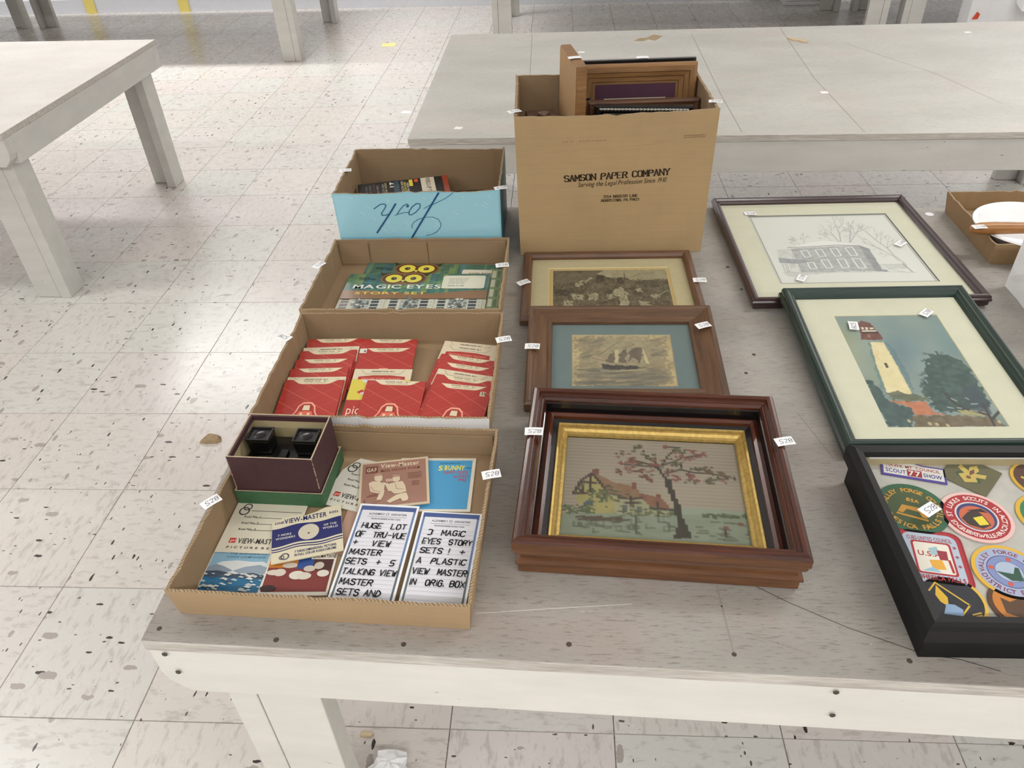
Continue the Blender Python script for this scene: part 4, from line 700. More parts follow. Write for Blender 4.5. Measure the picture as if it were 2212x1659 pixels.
def dnote(lines,ruled=True):
    def d(a):
        w,h=.0812,.158; bl=(62,84,136); X=lambda u:-w/2+u*w; Y=lambda v:h/2-v*h
        a.rect(X(.035),Y(.99),X(.965),Y(.02),(96,122,164)); a.rect(X(.035),Y(.075),X(.965),Y(.02),bl); a.rect(X(.07),Y(.99),X(.93),Y(.068),(216,216,222)); a.line([(X(.055),Y(.46)),(X(.055),Y(.99))],.0016,(92,98,70)); a.line([(X(.945),Y(.62)),(X(.945),Y(.99))],.0016,(92,98,70))
        a.text("ALZHEIMER'S",X(.20),Y(.118),.0034,(52,54,66),'b',width=w*.26); a.ring(X(.51),Y(.107),.0016,.0022,(52,54,66),14); a.text('ASSOCIATION',X(.57),Y(.118),.0034,(52,54,66),'b',width=w*.26); a.line([(X(.18),Y(.138)),(X(.83),Y(.138))],.0005,(110,112,124)); a.text('THE BRAINS BEHIND SAVING YOURS',X(.25),Y(.170),.0026,(84,86,98),'b',width=w*.5)
        if ruled:
            for k in range(19): a.line([(X(.08),Y(.21+k*.041)),(X(.92),Y(.21+k*.041))],.0004,(176,178,192))
        for t,u,v,wd in lines: a.hand(t,X(u),Y(v),.0086,(30,30,34),.00145,shear=.10,width=w*wd,jit=.3)
    return d
sheet('picture_card','small card with a blue icy river picture at the left wall of the front tray','card',.4075,-.1275,-1.0,.0790,.0660,ZA+.0004,.0008,(206,204,194),dice)
sheet('picture_card','picture card with white border and orange, blue and maroon panels','card',.4875,-.1090,1.5,.0880,.1090,ZA+.0004,.0009,(214,208,196),ddal)
sheet('reel_sleeve','cream paper reel sleeve with blank lines, in front of the maroon viewer box','sleeve',.4205,-.0550,-1.8,.0990,.0905,ZA+.0022,.0008,(202,196,176),dsleeve)
sheet('order_form','edge of a brown form hidden between the blue-banded packet and the longer note','paper',.5450,-.0600,-4,.040,.080,ZA+.0015,.0005,(168,136,118))
sheet('reel_sleeve','cream paper reel sleeve half hidden under the brown printed form','sleeve',.5445,.0215,-15.5,.0960,.0960,ZA+.0024,.0008,(200,197,184),dsleeve,corners=[(-.048,-.048),(.048,-.048),(.048,.048),(-.034,.048),(-.048,.020)])
sheet('comic_card','bright blue picture card with yellow lettering beside the right wall','card',.6395,.0280,.3,.1096,.1041,ZA+.0004,.0012,(214,208,190),dblue)
sheet('order_form','brown printed mail order form showing two children with a viewer','paper',.5835,.0250,9.3,.0970,.0930,ZA+.0048,.0016,(196,180,152),dbrown)
sheet('reel_packet','navy blue banded reel packet lying askew across the sleeve and card','sleeve',.4845,-.0690,15.5,.0910,.0820,ZA+.0046,.0016,(208,200,172),dnavy,corners=[(-.0455,-.041),(.0455,-.041),(.0455,.041),(.024,.041),(.012,.036),(-.004,.033),(-.016,.0365),(-.030,.036),(-.0455,.030)])
N1=[('HUGE  LOT',.15,.270,.74),('OF  TRU-VUE',.10,.365,.82),('+   ViEW',.10,.455,.62),('MASTER',.10,.55,.52),('SETS  +  5',.09,.645,.78),('TALKiNG ViEW',.09,.745,.85),('MASTER',.10,.845,.52),('SETS AND',.11,.940,.68)]
N2=[('3  MAGiC',.18,.265,.62),('EYES  STORY',.13,.36,.80),('SETS !  +',.13,.455,.72),('A  PLASTiC',.12,.56,.78),('ViEW  MASTER',.09,.665,.85),('iN  ORiG. BOX',.09,.77,.85)]
sheet('handwritten_note','longer blue-bordered handwritten note, the left of the two in the front tray','note',.5815,-.0985,-3.2,.0812,.1590,ZA+.0072,.0012,(228,228,230),dnote(N1),'gloss')
sheet('handwritten_note','blue-bordered handwritten note beside the right wall of the front tray','note',.6670,-.1070,-3.2,.0815,.1560,ZA+.0040,.0012,(228,228,230),dnote(N2),'gloss')
# viewer box and viewer
VB=thing('viewer_box','maroon cardboard box with green base standing in the front tray','box',(.4365,.0315,ZA+.0002),-2.6)
def openbox(t,name,w,d,z0,h,th,mats,bev=0):
    b=MB(); b.box(-w/2,-d/2,z0,w/2,d/2,z0+.002,1)
    for q in ((-w/2,-d/2,w/2,-d/2+th),(-w/2,d/2-th,w/2,d/2),(-w/2,-d/2+th,-w/2+th,d/2-th),(w/2-th,-d/2+th,w/2,d/2-th)):
        n=len(b.f); x0,y0,x1,y1=q; b.box(x0,y0,z0,x1,y1,z0+h); b.m[n+1]=2
        for k,(ax,ay) in ((2,(0,-1)),(3,(1,0)),(4,(0,1)),(5,(-1,0))):
            cx,cy=(x0+x1)/2+ax*(x1-x0)/2,(y0+y1)/2+ay*(y1-y0)/2
            if abs(cx)<w/2-1e-5 and abs(cy)<d/2-1e-5: b.m[n+k]=1
    return b.build(name,mats,t)
openbox(VB,'base_tray',.1225,.0950,0,.027,.0015,[M['greenp'],M['boxin'],M['scuff']])
o=openbox(VB,'box_walls',.1165,.0890,.0022,.0850,.0020,[M['maroon'],M['boxin'],M['scuff']])
b=MB()
for k in range(40):
    x,z=random.choice([-1,1])*.0583,random.uniform(.03,.087); s=random.uniform(.0005,.0016); b.box(x-s*.4,-.0447,z-s*2,x+s*.4,-.0440,z+s*2)
tag(b.build('edge_scuff',M['scuff'],VB),kind='stuff')
b=MB(); 
for sx in (-1,1): b.box(sx*.0555-.0022,-.0420,.0650,sx*.0555+.0022,.0420,.0655)
b=MB()                                                        # narrow dark inner lip along the rear and left rim
b.box(-.0560,.0395,.0790,.0560,.0423,.0868); b.box(-.0562,-.0420,.0790,-.0535,.0395,.0868); b.build('inner_lip',M['maroon'],VB)
VW=thing('stereo_viewer','black plastic stereo viewer with two square eyepieces inside the maroon box','viewer',(.4365,.0315,ZA+.0046),-2.6)
b=MB(); b.prism([(-.052,-.030),(.052,-.030),(.052,.026),(.040,.036),(-.040,.036),(-.052,.026)],0,.050); b.build('body',M['blackgloss'],VW,bevel=.003)
for sx in (-1,1):
    b=MB(); P=lambda hw,hd,z:[(sx*.0330-hw,.010-hd,z),(sx*.0330+hw,.010-hd,z),(sx*.0330+hw,.010+hd,z),(sx*.0330-hw,.010+hd,z)]
    b.hexa(P(.0150,.0130,.050)+P(.0165,.0140,.0745)); e=b.build('eyepiece',M['blackgloss'],VW,bevel=.0025)
    b=MB(); o4=P(.0165,.0140,.0745); i4=P(.0138,.0114,.0745); o5=P(.0165,.0140,.0770); i5=P(.0142,.0117,.0770)
    for k in range(4):
        j=(k+1)%4; b.hexa([o4[k],o4[j],i4[j],i4[k],o5[k],o5[j],i5[j],i5[k]])
    b.build('rim',M['blackgloss'],e,bevel=.0006); b=MB(); b.lathe([(0,.0018),(.004,.0015),(.0075,.0004),(.0085,0)],20,c=(sx*.0330,.010,.0748)); b.build('lens',M['blackgloss'],e,smooth=True)
b=MB(); b.box(-.006,-.012,.050,.006,.004,.0545); b.build('bridge',M['blackgloss'],VW,bevel=.001)
# ================================================================== RED PACKETS
PW,PH,TH=.0965,.0960,.0032
def dpacket(kind):
    def d(a):
        w,h=PW,PH; X=lambda u:-w/2+u*w; Y=lambda v:h/2-v*h; red=(166,48,40); ln=(206,110,88); cr=(216,202,170)
        if kind=='cream':
            a.poly([(X(.08),Y(.40)),(X(.10),Y(.19)),(X(.35),Y(.155)),(X(.65),Y(.155)),(X(.90),Y(.19)),(X(.92),Y(.40))],red); a.text('PICTURE STORY PACKET',X(.16),Y(.255),.0034,(232,150,120),'b',width=w*.68); a.rect(X(0),Y(1),X(1),Y(.40),red)
            a.line([(X(.12),Y(.02)),(X(.20),Y(.12)),(X(.80),Y(.12)),(X(.88),Y(.02))],.0006,(150,140,116)); a.text('CHILDREN TALES - No 3',X(.30),Y(.075),.0028,(60,52,44),'b',width=w*.4); return
        a.rect(X(0),Y(1),X(1),Y(0),red)
        if kind=='yellow':
            a.rect(X(.0),Y(.48),X(1),Y(0),(206,190,74)); a.poly([(X(.15),Y(.0)),(X(.27),Y(.10)),(X(.80),Y(.10)),(X(.88),Y(0))],(206,206,196)); a.poly([(X(.14),Y(.30)),(X(.22),Y(.24)),(X(.30),Y(.30)),(X(.2),Y(.34))],(176,40,50)); a.poly([(X(.19),Y(.32)),(X(.28),Y(.28)),(X(.38),Y(.36)),(X(.34),Y(.42))],(222,196,206)); a.text('pic',X(.045),Y(.80),.0190,(232,200,178),'r',width=w*.235); a.text('tures',X(.31),Y(.80),.019,(232,200,178),'r',width=w*.4); return
        a.up()
        for k in range(-6,8):
            for m in (.62,-.62):
                c0=k*.030; p=[]
                for xx in (-w/2,w/2):
                    yy=m*xx+c0+(0.006 if m>0 else 0); p.append((xx,yy))
                (x0,y0),(x1,y1)=p; 
                def clip(yv,x0=x0,y0=y0,x1=x1,y1=y1): return x0+(yv-y0)*(x1-x0)/(y1-y0)
                lo,hi=-h/2,h/2; q=[]
                for (xx,yy) in p:
                    if yy<lo: xx,yy=clip(lo),lo
                    if yy>hi: xx,yy=clip(hi),hi
                    q.append((xx,yy))
                if abs(q[0][0]-q[1][0])>.004 and all(abs(xx)<=w/2+1e-6 for xx,_ in q): a.line(q,.0007,ln if m<0 else (186,78,62),False)
        a.poly([(X(.13),Y(0)),(X(.24),Y(.085)),(X(.30),Y(.10)),(X(.70),Y(.10)),(X(.77),Y(.085)),(X(.90),Y(0))],cr); a.text('WONDER TALES  -  No 1',X(.31),Y(.042),.0030,(52,44,40),'b',width=w*.42); a.text('stories in pictures',X(.34),Y(.080),.0026,(70,60,52),'r',width=w*.36)
        q=[(.27,.98),(.27,.84),(.33,.74),(.36,.60),(.43,.52),(.57,.52),(.64,.60),(.67,.74),(.73,.84),(.73,.98)]
        a.poly([(X(u),Y(v)) for u,v in q],(230,160,134)); g=[(.5+(u-.5)*.86,.76+(v-.76)*.86) for u,v in q]; a.poly([(X(u),Y(v)) for u,v in g],red)
        V=lambda q,c:a.poly([(X(u),Y(v)) for u,v in q],c); V([(.40,.72),(.42,.58),(.58,.58),(.60,.72)],(150,40,34)); V([(.44,.70),(.45,.59),(.55,.59),(.56,.70)],cr); V([(.37,.80),(.40,.72),(.60,.72),(.63,.80),(.62,.86),(.38,.86)],(214,100,80)); V([(.42,.82),(.42,.76),(.46,.76),(.46,.82)],cr); V([(.54,.82),(.54,.76),(.58,.76),(.58,.82)],cr); V([(.36,.90),(.5,.94),(.64,.90),(.66,.95),(.5,.98),(.34,.95)],(230,160,134)); V([(.10,1),(.13,.955),(.87,.955),(.90,1)],cr)
        if kind=='sticker': a.poly(rr(.009,.0095,.001),cr); n=len(rr(.009,.0095,.001)); a.v[-n:]=[(x+X(.87),y+Y(.17),z) for x,y,z in a.v[-n:]]; a.text('35',X(.835),Y(.195),.0062,(40,36,34),'b')
        if kind=='price': a.rect(X(.005),Y(.13),X(.13),Y(.01),(214,208,196)); a.text('4',X(.075),Y(.11),.006,(50,46,44),'b')
    return d
TI=7.5*D2R; ZB=T+.0048
PCOL=[('left',[('red',.4225,.368,1.3),('cream',.4205,.343,3.0),('red',.4195,.330,2.6),('red',.4190,.304,1.6),('red',.4165,.278,2.4),('cream',.4180,.2535,1.1),('red',.4180,.2425,.3)]),('middle',[('red',.5195,.366,-1.0),('price',.5200,.339,.2),('cream',.5235,.279,-.8),('yellow',.5245,.2500,-.9),('red',.5520,.2430,-2.6)]),('right',[('cream',.6640,.353,-10),('cream',.6635,.340,-11),('red',.6625,.309,-14),('red',.6625,.286,-13.5),('cream',.6630,.265,-14),('red',.6625,.249,-13),('sticker',.6615,.2285,-8.5)])]
LAB={('left',0):'rearmost red packet of the left column, its label tab against the back wall',('left',1):'plain cream packet second from the back in the left column',('left',2):'red packet just in front of the cream packet, left column rear',('left',3):'red packet with dark scribbles, halfway along the left column',('left',4):'red packet third from the front of the left column',('left',5):'cream-topped packet directly behind the front packet of the left column',('left',6):'front red packet of the left column with its viewer emblem showing',
('middle',0):'rearmost red packet of the middle column beside the empty gap',('middle',1):'red packet with a torn white price corner in the middle column',('middle',2):'cream packet with a red banner in the middle column',('middle',3):'red and yellow packet with large lowercase lettering, under the front middle packet',('middle',4):'front red packet of the middle column, shifted right over the yellow one',
('right',0):'rearmost cream packet of the slanted right column',('right',1):'cream packet with a red arched band, second in the slanted right column',('right',2):'red packet third from the back of the slanted right column',('right',3):'red packet in the middle of the slanted right column',('right',4):'whitish packet between red ones in the slanted right column',('right',5):'red packet directly behind the front packet of the slanted right column',('right',6):'front red packet of the slanted right column with a 35 price square'}
ART={}
for cn,ps in PCOL:
    zprev=None
    for k,(kind,x,y,rot) in enumerate(ps):                      # each leans on the one behind it
        top=Vector((x,y,0)); a=rot*D2R; ctr=Vector((x+math.sin(a)*PH/2*math.cos(TI),y-math.cos(a)*PH/2*math.cos(TI),0))
        if zprev is None: zc=ZB+PH/2*math.sin(TI)
        else:
            dy=zprev[0]-y; zc=zprev[1]-dy*math.tan(TI)+TH/math.cos(TI)+.0004
            zc=max(zc,ZB+PH/2*math.sin(TI))
        zprev=(y,zc)
        t=thing('picture_packet',LAB[(cn,k)],'packet',(ctr.x,ctr.y,zc),rot,'picture packets in the white-lipped tray',TI)
        if kind not in ART:
            b=MB(); b.box(-PW/2,-PH/2,0,PW/2,PH/2,TH-.0002); em=b.mesh('envelope',plain('packet_paper_'+kind,(206,194,166) if kind=='cream' else (170,60,50),.55,var=.04)); A=Art(); dpacket(kind)(A); pr=A.build('printing',t,TH,M['gloss']); e=link('envelope',em,t); ART[kind]=(em,pr.data)
        else:
            link('envelope',ART[kind][0],t); link('printing',ART[kind][1],t,(0,0,TH))
# ================================================================== OWL PICTURE SETS
GREENS=[(62,104,86),(82,122,82),(60,102,110),(104,130,82),(52,88,90),(74,114,112),(66,98,80),(112,132,82)]
def dowl(a,w,h,front):
    X=lambda u:-w/2+u*w; Y=lambda v:h/2-v*h; a.rect(X(0),Y(1),X(1),Y(0),(62,106,94)); a.up(); u=0
    while u<1:
        d=random.uniform(.012,.04); v0=random.choice([0,0,.15,.3]); a.rect(X(u),Y(min(1,v0+random.uniform(.3,.8))),X(min(1,u+d)),Y(v0),random.choice(GREENS),False); u+=d
    a.up()
    for k in range(7): a.line([(X(random.uniform(0,.5)),Y(random.random())),(X(random.uniform(.4,1)),Y(random.random()))],.0008,(140,176,110))
    br=(132,90,52); ox,oy=(.395,.20) if front else (.385,.24)
    ew,eh=.0225,.0180
    for s in (-1,1): a.poly([(X(ox)+s*.030,Y(oy)+.016),(X(ox)+s*.052,Y(oy)+.026),(X(ox)+s*.046,Y(oy)+.010)],(44,52,40)) 
    for s in (-1,1): a.disc(X(ox)+s*.0195,Y(oy),.0270,br,24,.0225)
    a.disc(X(ox),Y(oy)-.004,.030,br,24,.020)
    for s in (-1,1): a.disc(X(ox)+s*.0195,Y(oy),.0235,(84,56,36),24,.0190); a.disc(X(ox)+s*.0195,Y(oy),.0170,(222,208,78),24,.0155); a.disc(X(ox)+s*.0195,Y(oy),.0060,(58,52,40),18,.0060); a.disc(X(ox)+s*.0180,Y(oy)+.001,.0018,(160,150,120),8)
    a.poly([(X(ox)-.0055,Y(oy)-.006),(X(ox)+.0055,Y(oy)-.006),(X(ox),Y(oy)-.0135)],(226,206,90))
    a.text('Tru-Vue',X(.075),Y(oy+.06),.0090,(34,60,52),'b',shear=.25,width=.034); a.line([(X(.07),Y(oy-.02)),(X(.15),Y(oy-.05))],.0014,(34,60,52))
    if front:
        a.text('MAGIC EYES',X(.055),Y(.605),.0150,(226,224,212),'b',width=w*.625); 
        wv=lambda o:[(X(k/24),Y(.74+o-.07*math.cos(k/24*6.28*1.1-.6))) for k in range(25)]
        a.poly(wv(0)+[(X(1),Y(1.0)),(X(0),Y(1.0))],(136,94,52)); a.text('STORY SET',X(.09),Y(.83),.0095,(222,190,80),'b',width=w*.5)
        a.poly([(x+X(.825),y+Y(.35)) for x,y in rr(.084,.050,.005)],(216,212,190))
        for k in range(5): a.text('MAGIC PICTURE STORIES'[:21-k*2],X(.72),Y(.22+.05*k),.0026,(70,74,66),'r',width=.040-.002*k)
        a.text('Comes To Life',X(.72),Y(.52),.0040,(60,62,56),'b',width=.032)
    else:
        a.poly([(x+X(.86),y+Y(.42)) for x,y in rr(.072,.032,.004)],(214,206,186)); a.text('DANIEL BOONE',X(.78),Y(.44),.0065,(120,70,54),'b',width=.05); a.rect(X(.80),Y(.62),X(.86),Y(.54),(90,90,84)); a.rect(X(.93),Y(.62),X(.97),Y(.55),(60,90,80))
ZC=T+.0052
ob=thing('story_set','green owl picture set at the back of its tray, mostly hidden by the front one','picture set',(.5540,.5970,ZC),-3.0,None); slab('board',ob,.2760,.1240,.0022,.0022,plain('set_board',(96,128,96),.6)); a=Art(); dowl(a,.276,.0930,False); a.build('cover',ob,.0024,M['gloss'],(0,.0155,.0024))
sd=thing('story_set','thin green edge of a third picture set against the right wall of its tray','picture set',(.6890,.5330,ZC),-1.0); slab('board',sd,.022,.190,.0060,.006,plain('set_board_side',(124,140,104),.6)); a=Art()
for k in range(5): a.rect(-.009,.09-.036*k-.030,-.001,.09-.036*k-.002,(196,192,168)); a.rect(.0015,.09-.036*k-.03,.007,.09-.036*k-.004,(96,116,84))
a.build('cover',sd,.0062)
fs=thing('story_set','green owl picture set with filmstrip cards in front, white capital lettering','picture set',(.5340,.5360,ZC+.0030),-.9); slab('board',fs,.2850,.1490,.0022,.0022,plain('set_board_front',(190,188,166),.6))
a=Art(); dowl(a,.284,.0960,True); a.build('cover',fs,.0024,M['gloss'],(0,.0265,.0036))
b=MB(); b.box(-.142,-.0215,.0022,.142,.0745,.0034); b.build('cover_board',plain('cover_board',(170,160,130),.6),fs)
for k,x in enumerate((-.097,-.002,.090)):
    b=MB(); b.box(-.045,-.036,0,.045,.036,.0006); cardo=b.build('filmstrip_card',plain('strip_card',(192,192,176),.5,var=.03),fs,(x,-.0370,.0024)); a=Art()
    for sx in (-.032,.027):
        for m in range(6): a.rect(sx-.0075,.033-.0115*m-.0085,sx+.0075,.033-.0115*m,(54,52,56) if random.random()<.8 else (74,50,46),False)
    for m in range(5): a.line([(.039,.028-.0115*m),(.0415,.028-.0115*m)],.0009,(60,58,54))
    a.rect(-.019,-.034,.017,.028,(166,168,156))
    for _ in range(60): 
        px,py,s=random.gauss(-.001,.008),random.gauss(-.002,.012),random.uniform(.0012,.004); px=max(-.015,min(.013,px)); py=max(-.030,min(.024,py)); a.disc(px,py,s,random.choice([(96,98,94),(120,122,116),(70,72,70),(190,190,178)]),7)
    a.build('printing',cardo,.0007,M['gloss'])
# ================================================================== BOXES INSIDE THE BLUE BOX
def filmbox(label,x,y,z,rot,tilt,w,d,h,main):
    t=thing('film_box',label,'box',(x,y,z),rot,None,tilt); b=MB(); b.box(-w/2,-d/2,0,w/2,d/2,h); b.m=[0,0,0,1,0,0]; b.build('carton',[plain('film_box_black',(26,26,28),.4,coat=.2),plain('film_box_red',(150,58,36),.5)],t,bevel=.0012)
    a=Art()
    if main:
        a.rect(w/2-.060,-d/2,w/2-.030,d/2-.002,(204,196,176)); a.rect(w/2-.012,-d/2,w/2-.0005,d/2,(150,58,36)); a.text('REELS UP TO 21',w/2-.048,d/2-.004,.009,(50,44,40),'b',rot=-90,width=d*.8)
        a.text('21',w/2-.128,d/2-.006,.017,(222,216,200),'b',rot=-90); a.rect(w/2-.086,d/2-.030,w/2-.078,d/2-.004,(214,196,70)); a.rect(w/2-.074,d/2-.016,w/2-.066,d/2-.004,(200,78,46))
        for k,(o,c) in enumerate([(.104,(196,190,176)),(.098,(214,196,70)),(.092,(206,200,186)),(.140,(180,170,120)),(.146,(150,146,136)),(.158,(140,136,128)),(.166,(110,60,70)),(.174,(120,116,110)),(.182,(110,106,100))]): a.text('VIEW PICTURES'[:13-k%4],w/2-o,d/2-.006-.004*(k%3),.0048,c,'b',rot=-90,width=d*.6)
        a.rect(w/2-.120,-d/2,w/2-.108,d/2,(36,62,74))
    else:
        for k in range(4): a.rect(w/2-.016-.020*k,-d/2+.004,w/2-.004-.020*k,d/2-.006,(176,168,60)); a.text('PICTURES',w/2-.013-.020*k,d/2-.008,.006,(60,56,30),'b',rot=-90,width=d*.6)
    a.build('printing',t,h+.0003,M['gloss']); return t
filmbox('black film box with a white 21 and an orange end, inside the blue box',.4760,.8380,T+.0660,13,.16,.198,.092,.026,True)
filmbox('black film box with yellow panels, lower right inside the blue box',.5560,.8500,T+.0375,6,.12,.190,.085,.022,False)
b0=thing('film_box','plain black film box at the bottom of the pale blue box','box',(.5100,.8000,T+.0052),2); slab('carton',b0,.25,.17,.034,.034,M['blackgloss'])
# ================================================================== FRAMES INSIDE THE CARTON
def standing(name,label,x,y,z,rot,lean,w,h,prof,mats,mseg):
    t=frame(name,label,x,y,rot,w,h,prof,mats,mseg,z,math.pi/2-lean); return t
ZE=T+.0056
oak=standing('picture_frame','oak frame with a purple mat standing at the back of the carton',.9720,.9150,ZE+.1575,1.5,.08,.247,.316,[(0,0),(0,.016),(.004,.020),(.014,.020),(.016,.016),(.024,.014),(.026,.010),(.034,.009),(.036,.006),(.040,.006),(.040,0)],[M['honey']],[0]*11)
slab('mat_board',oak,.18,.25,.005,.003,M['purple']); slab('certificate',oak,.128,.180,.0062,.001,M['cream'],0,.000)
bl=standing('picture_frame','thin black frame behind the oak frame in the carton',.9720,.9400,ZE+.1585,1.5,.08,.249,.318,[(0,0),(0,.012),(.012,.012),(.012,0)],[M['blackgloss']],[0]*4); slab('backing',bl,.236,.30,.006,.004,M['black'])
sl=thing('picture_frame','honey oak frame seen edge-on at the left of the carton, tan backing outward','picture frame',(.8260,.8560,ZE+.001),10); b=MB(); b.box(.0,-.085,0,.020,.085,.350); b.v=[(x+ (z*.02),y,z-(.5*(y<0))*0) for x,y,z in b.v]; b.build('rail',M['honey'],sl,bevel=.001); b=MB(); b.box(-.0022,-.083,.002,-.0002,.083,.348); b.v=[(x+z*.02,y,z) for x,y,z in b.v]; b.build('backing',M['tan'],sl); b=MB(); b.box(.0205,-.06,.03,.0215,.06,.32); b.v=[(x+z*.02,y,z) for x,y,z in b.v]; b.build('hardboard',M['oak'],sl)
b=MB(); b.tube([(.030,-.05,.285),(.030,-.066,.283),(.036,-.074,.287)],.0022,8); b.build('hook',M['blackgloss'],sl)
dk=standing('picture_frame','dark brown frame with a brass edge standing in front of the oak one',.9850,.8620,ZE+.130,2,.10,.225,.260,[(0,0),(0,.018),(.004,.022),(.012,.018),(.020,.012),(.020,0)],[M['photo_oak'],M['brass']],[0,0,0,1,0,0]); slab('backing',dk,.19,.20,.006,.004,M['black'])
rp=standing('picture_frame','black frame with a silver rope border at the front of the carton',.9800,.8050,ZE+.1365,-5,.08,.190,.262,[(0,0),(0,.016),(.003,.018),(.012,.018),(.016,.010),(.016,0)],[M['blackgloss']],[0]*6); slab('backing',rp,.17,.20,.006,.004,M['black'])
for k in range(2):
    b=MB(); b.tube([(-.087+i*.174/60,.1245+.0012*math.sin(i*1.3+k*math.pi),.0188+.0012*math.cos(i*1.3+k*math.pi)) for i in range(61)],.0016,6); b.build('rope_trim',M['silver'],rp,smooth=True)
b=MB(); sm=thing('small_frame','small dark trinket deep in the left corner of the carton','frame',(.780,.850,ZE+.0005),10); b.box(-.03,-.045,0,.03,.045,.235); b.build('body',M['oak'],sm,bevel=.002); b=MB(); b.cyl(0,-.02,.235,.250,.012,14); b.build('knob',M['photo_oak'],sm,bevel=.002)
# ================================================================== RIGHT SIDE: SHALLOW BOX, BOWL, ROD, WHITE BOX
trL=tray('cardboard_tray','brown cardboard tray holding a white bowl at the right edge of the table','tray',1.8100,.7620,-1.5,.310,.250,.045,outer=M['kraft3'],inner=M['kraft3'],fl=.006)
bw=thing('enamel_bowl','white enamel bowl inside the brown tray at the right edge','bowl',(1.7580,.7230,T+.0050),0); b=MB(); b.lathe([(0,0),(.052,0),(.066,.004),(.090,.028),(.101,.040),(.106,.0425),(.1085,.0415),(.1065,.0400)],48); b.f=[tuple(reversed(f)) for f in b.f]; b.lathe([(0,.003),(.050,.003),(.064,.007),(.088,.030),(.099,.042),(.106,.0425)],48); b.build('body',M['enamel'],bw,smooth=True)
rd=thing('wooden_handle','turned tan wooden handle lying across the white bowl','handle',(1.7200,.6840,T+.0585),0); b=MB(); b.tube([(-.103,0,0),(-.100,0,0),(-.085,0,.0005),(-.055,0,.001),(.0,0,.0005),(.10,0,0)],[.002,.0085,.0115,.0125,.0110,.0105],16); b.build('grip',M['stick'],rd,smooth=True)
wb=thing('white_box','white crumpled paper-covered box at the right edge of the table','box',(1.7650,.4300,T+.0005),-1.5); b=MB()
n=10; P=lambda i,j,k:None
v=[];hh=.098
for z in np.linspace(0,hh,6):
    for i in range(40):
        s=i/40*4; sd_=int(s); fr=s-sd_; cs=[(-.120,-.130),(.120,-.130),(.120,.130),(-.120,.130)]; p0,p1=cs[sd_],cs[(sd_+1)%4]; j=random.uniform(-.0018,.0018) if 0.02<fr<.98 else 0
        v.append((p0[0]+(p1[0]-p0[0])*fr+j,p0[1]+(p1[1]-p0[1])*fr+j,z+(random.uniform(-.002,.002) if z>.09 else 0)))
f=[(r*40+i,r*40+(i+1)%40,(r+1)*40+(i+1)%40,(r+1)*40+i) for r in range(5) for i in range(40)]+[tuple(range(39,-1,-1))]; b.add(v,f); b.build('wrapper',M['paper'],wb); b=MB(); b.box(-.116,-.126,.090,.116,.126,.094); b.build('lid',M['kraft3'],wb)
# ================================================================== PRICE STICKERS
STK=[(.3632,.8064,12,T+.1515,'small white sticker on the left rim of the pale blue box'),(.6985,.7000,18,T+.1525,'small white sticker on the front right corner of the pale blue box'),(.3500,.5640,62,T+.0598,'white sticker on the left rim of the tray of owl picture sets'),(.7060,.5556,10,T+.0598,'white sticker on the right rim of the tray of owl picture sets'),(.3535,.3151,152,T+.0598,'white sticker on the left rim of the red packet tray'),(.7230,.3064,16,T+.0598,'white sticker on the right rim of the red packet tray'),(.3595,-.0508,49,T+.0492,'white sticker on the left rim of the front tray'),(.7236,.0033,14,T+.0492,'white sticker on the right rim of the front tray'),(.7300,.7252,28,T+.2932,'white sticker on the left rim of the tall carton'),(1.1080,.7530,-10,T+.2942,'white sticker on the right rim of the tall carton'),(.7455,.5551,33,T+.0222,'white sticker on the left rail of the market photograph frame'),(1.0805,.5579,0,T+.0222,'white sticker on the right rail of the market photograph frame'),(1.0582,.3758,22,T+.0395,'white sticker on the right rail of the ship watercolour frame'),(.7691,.3222,-2,T+.0347,'white sticker on the left rail of the ship watercolour frame'),(.7789,.0698,0,T+.0672,'white sticker on the left rim of the walnut shadow box'),(1.1150,.0511,12,T+.0672,'white sticker on the right rim of the walnut shadow box'),(1.2351,.8616,2,T+.0135,'white sticker at the upper left of the house drawing'),(1.5069,.7128,42,T+.0135,'white sticker at the right side of the house drawing'),(1.2767,.5777,60,T+.0135,'white sticker below the house drawing, near its front edge'),(1.3120,.3850,-98,T+.0312,'white sticker at the upper left corner of the lighthouse picture'),(1.4440,.4200,45,T+.0333,'white sticker at the upper right of the lighthouse mat'),(1.2638,-.0609,34,T+.0580,'white sticker on the glass above the round green patch'),(1.6250,.6690,5,T+.0700,'white sticker on the tip of the wooden handle')]
sa=Art(); sa.hand('528',-.0080,-.0040,.0075,(104,108,122),.0007,shear=.2,width=.019,jit=.2); sme=None
b=MB(); n=6
for k in range(n):
    z=lambda i:.0006*math.sin(i/n*3.1)
    x0,x1=-.0125+.025*k/n,-.0125+.025*(k+1)/n; b.hexa([(x0,-.0078,z(k)),(x1,-.0078,z(k+1)),(x1,.0078,z(k+1)),(x0,.0078,z(k)),(x0,-.0078,z(k)+.0003),(x1,-.0078,z(k+1)+.0003),(x1,.0078,z(k+1)+.0003),(x0,.0078,z(k)+.0003)])
lab_me=b.mesh('label_paper',M['paper']); lab_me.materials[0]=M['paper']
for x,y,rot,z,lab in STK:
    t=thing('price_sticker',lab,'sticker',(x,y,z),rot,'white lot stickers'); link('label_paper',lab_me,t)
    if sme is None: o=sa.build('handwriting',t,.0011); sme=o.data
    else: link('handwriting',sme,t,(0,0,.0011))
t=thing('price_sticker','white sticker wrapped over the top of the honey oak frame in the carton','sticker',(.8440,.8350,ZE+.3525),10,'white lot stickers'); link('label_paper',lab_me,t)
t=thing('price_sticker','white sticker on top of the thin black frame in the carton','sticker',(.9870,.9530,ZE+.3185),2,'white lot stickers'); link('label_paper',lab_me,t)
